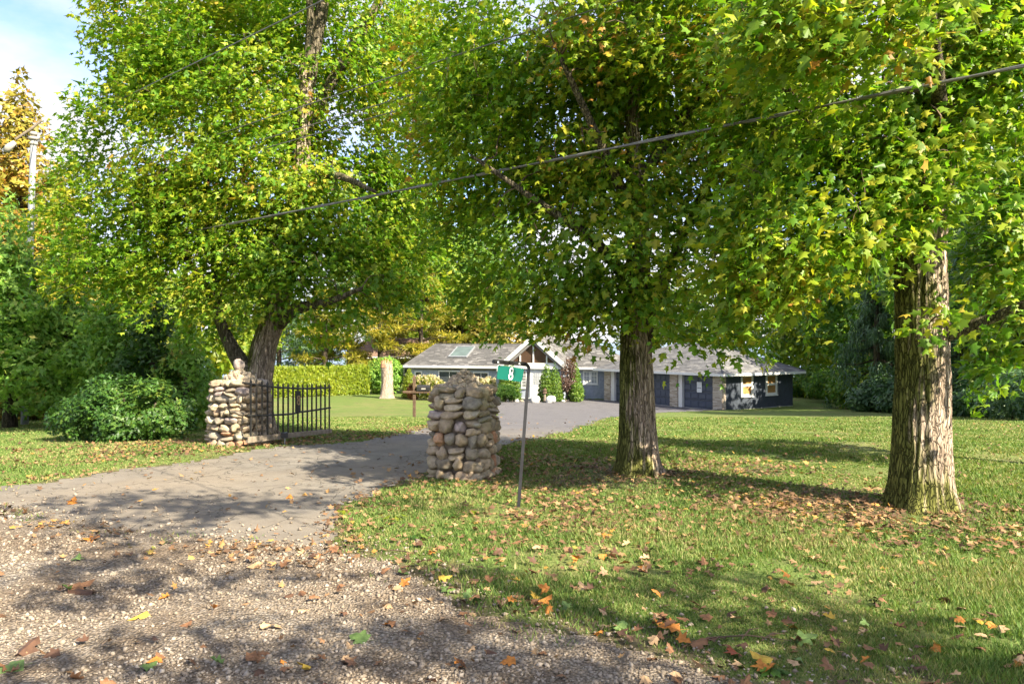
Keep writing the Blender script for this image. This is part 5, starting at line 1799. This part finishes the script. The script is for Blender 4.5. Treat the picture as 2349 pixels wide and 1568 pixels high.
hydrangea(986, 55.5, 2.0, 1.15, 'large cream flowering hydrangea right of the mailbox under the left eave', 161)
hydrangea(1062, 56, 1.9, 1.0, 'cream hydrangea peeping over the domed stone pillar', 162)
hydrangea(1118, 55.6, 1.7, .85, 'yellow green hydrangea between domed pillar and green sign', 163)


def upright(px, d, h, rx, label, seed, mat='arbor', n=4200, group='arborvitae in front of the house', name='arborvitae', twin=0):
    g = on_ground(px, d)
    ell = []
    for (dx, hh) in (((0, h),) if not twin else ((-twin, h), (twin, h*.93))):
        for i in range(9):
            f = i/8
            rr = rx*(1-f**2.2)*(1 if not twin else .75)+.06
            ell.append((g.x+dx, g.y, g.z+.15+f*(hh-.25), rr, rr, h/9*.9))
    plant(name, label, 'arborvitae' if name == 'arborvitae' else 'cedar', g, ell, int(n*1.9), .15, mat, 'fan', 'spray', seed, .86, .0, 1.5, [([g, g+Vector((0, 0, h*.6))], [.06, .02])], group, 1.1, .35)


upright(1263, 54.2, 2.75, .82, 'twin peaked dense arborvitae right of the white front door', 171, twin=.28, n=6500)
upright(1168, 54.6, 2.9, .80, 'arborvitae standing right behind the green number sign', 172, twin=.22, n=5500)
upright(1318, 55, 2.9, .55, 'narrow arborvitae behind the purple leaved bush', 173)
upright(938, 57.5, 2.3, .5, 'narrow upright cedar at the left corner of the house', 174, 'hedge', 2600)
g = on_ground(888, 62.5)
plant('cedar', 'broad bushy cedar right behind the bare tree stump', 'cedar', g, lump((g.x, g.y, g.z+1.5), 1.75, 1.3, 1.75, 9, 175), 7000, .26, 'cedar', 'frond', 'spray', 175, .75, .1, 1., [([g, g+Vector((0, 0, 1.6))], [.08, .03])], None, .5, .4)
g = on_ground(1160, 53.6)
plant('juniper', 'low feathery green juniper below the green number sign', 'shrub', g, lump((g.x, g.y, g.z+.6), .75, .6, .62, 6, 176), 3600, .2, 'yew', 'needle', 'spray', 176, .6, .05, 1.2, [([g, g+Vector((0, 0, .6))], [.05, .02])], None, .7, .4, trunk_name='stem')
g = on_ground(1305, 54.2)
plant('smoke_bush', 'purple brown smoke bush with thin upright shoots beside the twin arborvitae', 'shrub', g, [(g.x-.1, g.y, g.z+1.3, .65, .5, .75), (g.x+.15, g.y-.1, g.z+1.0, .6, .5, .6), (g.x-.35, g.y, g.z+2.0, .28, .25, .75), (g.x+.2, g.y, g.z+2.3, .3, .25, .9), (g.x-.1, g.y, g.z+2.6, .2, .2, .7)], 3400, .12, 'smoke', 'leaf', 'out', 177, .4, .1, 1.4, [([g+Vector((0, 0, 0)), g+Vector((k*.15, 0, 1.6)), g+Vector((k*.3, 0, 3.0))], [.04, .03, .01]) for k in (-1.2, 0, 1)], None, .4, .7, trunk_name='stem')
g = on_ground(1322, 53.8)
plant('arborvitae', 'short green bush in front of the purple leaved bush', 'arborvitae', g, [(g.x, g.y, g.z+.6, .5, .45, .75)], 1800, .18, 'arbor', 'frond', 'spray', 178, .8, 0, 1, [([g, g+Vector((0, 0, .6))], [.05, .02])], 'arborvitae in front of the house', .9, .35)
g = on_ground(948, 56)
plant('barberry', 'small red leaved barberry at the left foot of the large hydrangea', 'shrub', g, [(g.x, g.y, g.z+.6, .5, .45, .65)], 1500, .14, 'barberry', 'leaf', 'out', 179, .6, 0, 1, [([g, g+Vector((0, 0, .6))], [.04, .02])], None, .5, .6, trunk_name='stem')

# ================================================================== GROUND COVER
# grass blades
r = np.random.default_rng(41)
N = 900000
dd = np.exp(r.uniform(math.log(3.9), math.log(32), N))
xx = r.uniform(-.72, .72, N)*dd
x, y = xx, dd
sdD, sdG = poly_sd(x, y, DRIVE)+rough_edge(x, y)*np.clip(y/9, .6, 2.2), poly_sd(x, y, GRAVEL)+rough_edge(x, y)*np.clip(y/9, .6, 2.2)
sd = np.minimum(sdD, sdG)


def vnoise(x, y, f, s=0):
    out = np.zeros_like(x)
    rr = np.random.default_rng(900+s)
    for k in range(7):
        a = rr.uniform(0, 6.28); q_ = f*rr.uniform(.6, 1.8); p = rr.uniform(0, 6.28)
        out += np.sin((x*math.cos(a)+y*math.sin(a))*q_+p+1.4*np.sin((x*math.sin(a)-y*math.cos(a))*q_*.7+p*2))
    return out/7


bare = vnoise(x, y, 1.9, 1)+.6*vnoise(x, y, 5, 2)
treed = np.minimum.reduce([np.hypot(x-b.x, (y-b.y)) for b in (b2, b3)])
dens = np.clip(.92-np.clip(bare-.10, 0, 1)*2.6, .10, 1)*np.clip(sd/np.where(sdG < sdD, 1.0+.7*vnoise(x, y, 2.2, 11), .28).clip(.25), 0, 1)**1.1
dens *= np.clip((treed-.25)/1.6, .12, 1)
ok = (sd > -.06) & (r.random(N) < dens+.012) & (np.hypot(x-PR.x, y-PR.y) > .40)
stray = (sd <= -.06) & (sd > -.30) & (r.random(N) < .05*(bare < -.1))
ok |= stray
x, y, bare, sd = x[ok], y[ok], bare[ok], sd[ok]
N = len(x)
lush = np.clip(.5+vnoise(x, y, 1.1, 3), 0, 1)
h = r.uniform(.014, .042, N)*(.55+1.35*lush)*np.clip(1.15-.02*y, .8, 1.1)
wd = np.maximum(.0042, .0011*y)*r.uniform(.7, 1.3, N)
a = r.uniform(0, 6.28, N); la = a+r.normal(size=N)*1.2
lean = h*r.uniform(.25, 1.1, N)
z = gz(x, y)
p0 = np.stack([x-np.cos(a)*wd, y-np.sin(a)*wd, z-.004], 1); p1 = np.stack([x+np.cos(a)*wd, y+np.sin(a)*wd, z-.004], 1)
p2 = np.stack([x+np.cos(la+1.57)*lean, y+np.sin(la+1.57)*lean, z+h], 1)
V = np.stack([p0, p1, p2], 1).reshape(-1, 3)
T = np.arange(3*N).reshape(-1, 3)
tag(np_mesh('grass', V, T, M['grass'], kind='stuff'), kind='stuff')

# pebbles of the gravel
N = 60000
dd = np.exp(r.uniform(math.log(3.7), math.log(10.), N)); x = r.uniform(-.74, .55, N)*dd; y = dd
sd = poly_sd(x, y, GRAVEL)+rough_edge(x, y)*.8
mud = vnoise(x, y, 1.6, 5)
pr = np.where(sd < 0, np.clip(.70-np.clip(mud+.05, 0, 1)*1.7, .06, 1), np.exp(-np.maximum(sd, 0)/.40)*.30)
ok = r.random(N) < pr
x, y = x[ok], y[ok]; N = len(x)
s = r.gamma(3., .0029, N).clip(.004, .024)*np.clip(y/6, .9, 1.4)
pos = np.stack([x, y, gz(x, y)+.010+s*.22], 1)
q_ = r.normal(size=(N, 3)); nn = unit(np.array([[0, 0, 1.]])+q_*.5)
xa, ya, na_ = frames(nn, r.normal(size=(N, 3)))
jit = BLOB_V[None]*r.uniform(.65, 1.35, (N, 6, 3))*np.array([1.25, 1., .75])*2*s[:, None, None]
V = pos[:, None]+jit[:, :, 0:1]*xa[:, None]+jit[:, :, 1:2]*ya[:, None]+jit[:, :, 2:3]*na_[:, None]
T = (BLOB_T[None]+(np.arange(N)*6)[:, None, None]).reshape(-1, 3)
M['pebble'] = leaf_mat('gravel_stone', [(0., (0.140, 0.107, 0.078)), (.35, (0.201, 0.161, 0.120)), (.6, (0.250, 0.207, 0.159)), (.85, (0.311, 0.262, 0.210)), (1., (0.415, 0.366, 0.311))], .0, nscale=.8, rough=.85)
tag(np_mesh('gravel', V.reshape(-1, 3), T, M['pebble'], kind='stuff', smooth=False), kind='stuff')

# fallen leaves: density follows where they have drifted
def litter_density(x, y):
    gateband = np.exp(-(poly_sd(x, y, [(-9.5, 10.6), (-4.6, 13.9), (-2.6, 16.2), (-1.4, 21), (-2.2, 21.5), (-3.8, 16.8), (-6, 14.9), (-10, 12)]).clip(0)/.45)**2)
    under = 1.0*np.exp(-((x-b2.x)/2.6)**2-((y-b2.y+.6)/1.5)**2)+1.0*np.exp(-((x-3.8)/2.6)**2-((y-8.5)/1.3)**2)+.6*np.exp(-((x-1)/3.2)**2-((y-12.)/2.6)**2)+.45*np.exp(-((x-.3)/1.6)**2-((y-8.6)/1.8)**2)
    edge = .45*np.exp(-((poly_sd(x, y, DRIVE)-.15)/.30)**2)*(y < 16)
    n = np.clip(.55+vnoise(x, y, 1.7, 7)+.5*vnoise(x, y, 4.5, 8), .05, 2)
    on_drive = poly_sd(x, y, DRIVE) < -.2
    return (gateband*1.3+under+edge)*n*np.where(on_drive, .16, 1)+np.where(on_drive, .018, np.where(poly_sd(x, y, GRAVEL) < 0, .017, .034))


N = 150000
dd = np.exp(r.uniform(math.log(3.8), math.log(30), N)); x = r.uniform(-.72, .72, N)*dd; y = dd
ok = r.random(N) < litter_density(x, y)*.5
x, y = x[ok], y[ok]; N = len(x)
z = gz(x, y)+.018+.0005*y
s = r.uniform(.045, .092, N)
pos = np.stack([x, y, z+r.uniform(0, .018, N)], 1)
nn = unit(np.array([[0, 0, 1.]])+r.normal(size=(N, 3))*.33); dr = r.normal(size=(N, 3))
near = np.argsort(np.hypot(x, y)/s)[:300]
rest = np.ones(N, bool); rest[near] = False
V, T = place(pos[rest], nn[rest], dr[rest], s[rest], MAPLE_SV, MAPLE_S, r.uniform(-1.6, 1.6, int(rest.sum())))
tag(np_mesh('leaf_litter', V, T, M['litter'], kind='stuff'), kind='stuff')

LV = []
for k in range(6):                       # six ways a dry leaf lies: flat, cupped, folded, curled at the tips
    c = (.2, .9, 1.8, -1.2, 2.8, -2.2)[k]
    vv = MAPLE_V.copy(); vv[:, 2] = vv[:, 2]*c+.10*np.sin(vv[:, 0]*5+k)*.6+.05*np.sin(vv[:, 1]*6+2*k)
    LV.append(vv)
fallen_meshes = {}


def fallen(colour, shape, pos, nrm, d, size, label, group):
    key = (colour, shape)
    if key not in fallen_meshes:
        me = bpy.data.meshes.new('fallen_leaf')
        st = [(0, -.15), (.02, -.45)]
        vv = [tuple(v) for v in LV[shape]]+[(-.012, -.15, 0), (.012, -.15, 0), (.05, -.62, .02)]
        n0 = len(LV[shape])
        me.from_pydata(vv, [], [tuple(t) for t in MAPLE_T]+[(n0, n0+1, n0+2)])
        me.materials.append(M['fallen_'+colour])
        fallen_meshes[key] = me
    X, Y, Z = frames(np.array([nrm]), np.array([d]))
    X, Y, Z = X[0]*size, Y[0]*size, Z[0]*size
    o = bpy.data.objects.new('fallen_leaf', fallen_meshes[key])
    o.matrix_world = Matrix(((X[0], Y[0], Z[0], pos[0]), (X[1], Y[1], Z[1], pos[1]), (X[2], Y[2], Z[2], pos[2]), (0, 0, 0, 1)))
    C.objects.link(o)
    return tag(o, label, 'fallen leaf', group)


cols = ['brown', 'dark brown', 'tan', 'orange', 'yellow', 'green', 'red']
for k in near:
    xk, yk = np.array([x[k]]), np.array([y[k]])
    onD, onG = poly_sd(xk, yk, DRIVE)[0] < 0, poly_sd(xk, yk, GRAVEL)[0] < 0
    where = 'gravel' if onG else ('cracked asphalt' if onD else 'grass')
    c = r.choice(cols, p=[.37, .20, .22, .10, .04, .06, .01])
    shp = int(r.integers(6)); lat = float(x[k]/y[k])
    if where == 'gravel':
        place_ = 'near the left edge' if lat < -.42 else ('toward the grass' if lat > -.15 else 'below the asphalt')
    elif where == 'grass':
        place_ = 'left of the sign post' if lat < 0 else ('in front of the middle maple' if lat < .3 else 'in front of the thickest trunk')
    else:
        place_ = 'left of the pillars' if lat < -.42 else 'before the gate pillars'
    fallen(c, shp, pos[k]+np.array([0, 0, .012 if where == 'grass' else .0]), nn[k], dr[k], s[k]*1.05, '%s %s maple leaf on the %s %s' % (('flat', 'cupped', 'folded', 'arched', 'curled', 'upturned')[shp], c, where, place_), '%s %s leaves on the %s %s' % (('flat', 'cupped', 'folded', 'arched', 'curled', 'upturned')[shp], c, where, place_))
special = [
    (218, 1240, 'orange', .16, 3, 'curled golden orange maple leaf where the asphalt meets the gravel'), (165, 1158, 'orange', .13, 4, 'upturned orange maple leaf on the left asphalt'), (663, 1145, 'orange', .12, 4, 'bright orange curled leaf alone in the middle of the asphalt'),
    (205, 1368, 'dark brown', .20, 2, 'large dark brown leaf pile piece on the left gravel'), (165, 1360, 'brown', .17, 1, 'brown leaf overlapping the large dark leaf on the left gravel'), (836, 1476, 'green', .125, 0, 'fresh green maple leaf on the gravel left of the centre'),
    (330, 1415, 'yellow', .13, 2, 'folded yellow leaf on the sunlit gravel'), (570, 1525, 'brown', .11, 3, 'reddish brown curled leaf low on the gravel'), (332, 1545, 'green', .09, 1, 'small green leaf on the gravel at the bottom edge'), (362, 1520, 'orange', .10, 1, 'pale orange leaf at the bottom of the gravel'),
    (50, 1512, 'dark brown', .16, 2, 'big purple brown leaf in the bottom left corner'), (45, 1540, 'green', .13, 1, 'green leaf turning brown in the bottom left corner'), (1010, 1332, 'yellow', .10, 1, 'bright yellow leaf at the grass edge of the gravel'), (1022, 1356, 'green', .12, 0, 'pale green leaf at the grass edge of the gravel'),
    (1010, 1261, 'brown', .15, 2, 'wide brown maple leaf in the grass below the domed pillar'), (965, 1258, 'dark brown', .13, 2, 'dark brown leaf in the clover below the domed pillar'), (1238, 1394, 'orange', .13, 1, 'light orange maple leaf in the sunlit grass'), (1225, 1378, 'yellow', .09, 3, 'golden yellow leaf beside the light orange one'), (1340, 1360, 'tan', .11, 2, 'folded tan leaf in the green grass'),
    (1427, 1440, 'green', .12, 1, 'grey green leaf lying underside up in the grass'), (1552, 1458, 'orange', .13, 3, 'curled orange leaf over the bare earth patch'), (1590, 1490, 'brown', .13, 2, 'brown leaf on the bare earth patch'), (1688, 1512, 'red', .11, 1, 'red leaf with a pale tip at the bottom edge'), (1700, 1535, 'tan', .08, 2, 'small tan leaf below the red leaf'), (1762, 1525, 'yellow', .12, 1, 'large bright yellow leaf at the bottom edge'), (1832, 1482, 'green', .14, 0, 'upturned pale green leaf in the lower right grass'), (1550, 1560, 'tan', .10, 1, 'tan leaf at the very bottom by the bare earth'), (1755, 1545, 'orange', .12, 4, 'orange brown leaf under the bright yellow leaf'),
    (1165, 1230, 'dark brown', .12, 3, 'dark leaf under the number sign post'), (1385, 1235, 'orange', .09, 1, 'small orange leaf in the grass right of the sign post'), (175, 1290, 'green', .10, 1, 'small green leaf on the upper left gravel'), (590, 1300, 'tan', .14, 1, 'tan leaf half buried in sunlit gravel'), (1905, 1222, 'brown', .12, 2, 'stacked brown leaves in the right grass'), (1800, 1225, 'green', .12, 2, 'blue green leaf near the thick maple trunk')]
for px_, py_, c, s_, shp, lab in special:
    g = gp(px_, py_)
    fallen(c, shp, (g.x, g.y, g.z+.03), (r.normal()*.2, -.25+r.normal()*.2, 1), (r.normal(), r.normal(), 0), s_*1.15, lab, None)

# weeds and twigs
WL = [(1075, 1178, 'broad leaved weed in the grass under the domed pillar'), (1040, 1187, 'dandelion rosette in the grass left of the sign post'), (905, 1192, 'low clover clump near the asphalt corner'), (955, 1236, 'dark clover clump beside the brown leaves'), (790, 1175, 'light green weed at the driveway corner'), (1770, 1548, 'pale green weed at the bottom edge')]
for k, (px_, py_, lab) in enumerate(WL):
    g = gp(px_, py_)
    n = 16
    a = r.uniform(0, 6.28, n)
    dirs = np.stack([np.cos(a), np.sin(a), r.uniform(.15, .7, n)], 1)
    P = np.array(g)[None]+dirs*r.uniform(.0, .07, (n, 1))+np.array([0, 0, .015])
    V, T = place(P, np.array([[0, 0, 1.]])+dirs*.3, dirs, r.uniform(.05, .10, n), LEAF_V, LEAF_T)
    tag(np_mesh('weed', V, T, M['yew' if k % 2 else 'hedge']), lab, 'weed', 'weeds in the grass')
g = gp(1700, 1478)
b = MB()
for (a0, a1) in (((-.22, .02), (.30, -.05)), ((.0, .0), (.16, .16)), ((.12, -.02), (.30, .06)), ((-.1, .01), (-.2, -.08))):
    b.tube([g+Vector((a0[0], a0[1], .02)), g+Vector(((a0[0]+a1[0])/2, (a0[1]+a1[1])/2+.015, .045)), g+Vector((a1[0], a1[1], .03))], [.006, .005, .002], 5)
tag(b.build('fallen_twig', M['twig']), 'dry branched twig lying at the edge of the bare earth', 'twig')
b = MB(); g = gp(905, 1270)
b.tube([g+Vector((-.05, .05, .02)), g+Vector((.08, .0, .025)), g+Vector((.2, -.08, .02))], [.006, .006, .003], 5)
tag(b.build('fallen_twig', M['twig']), 'short straight twig on the gravel edge', 'twig')
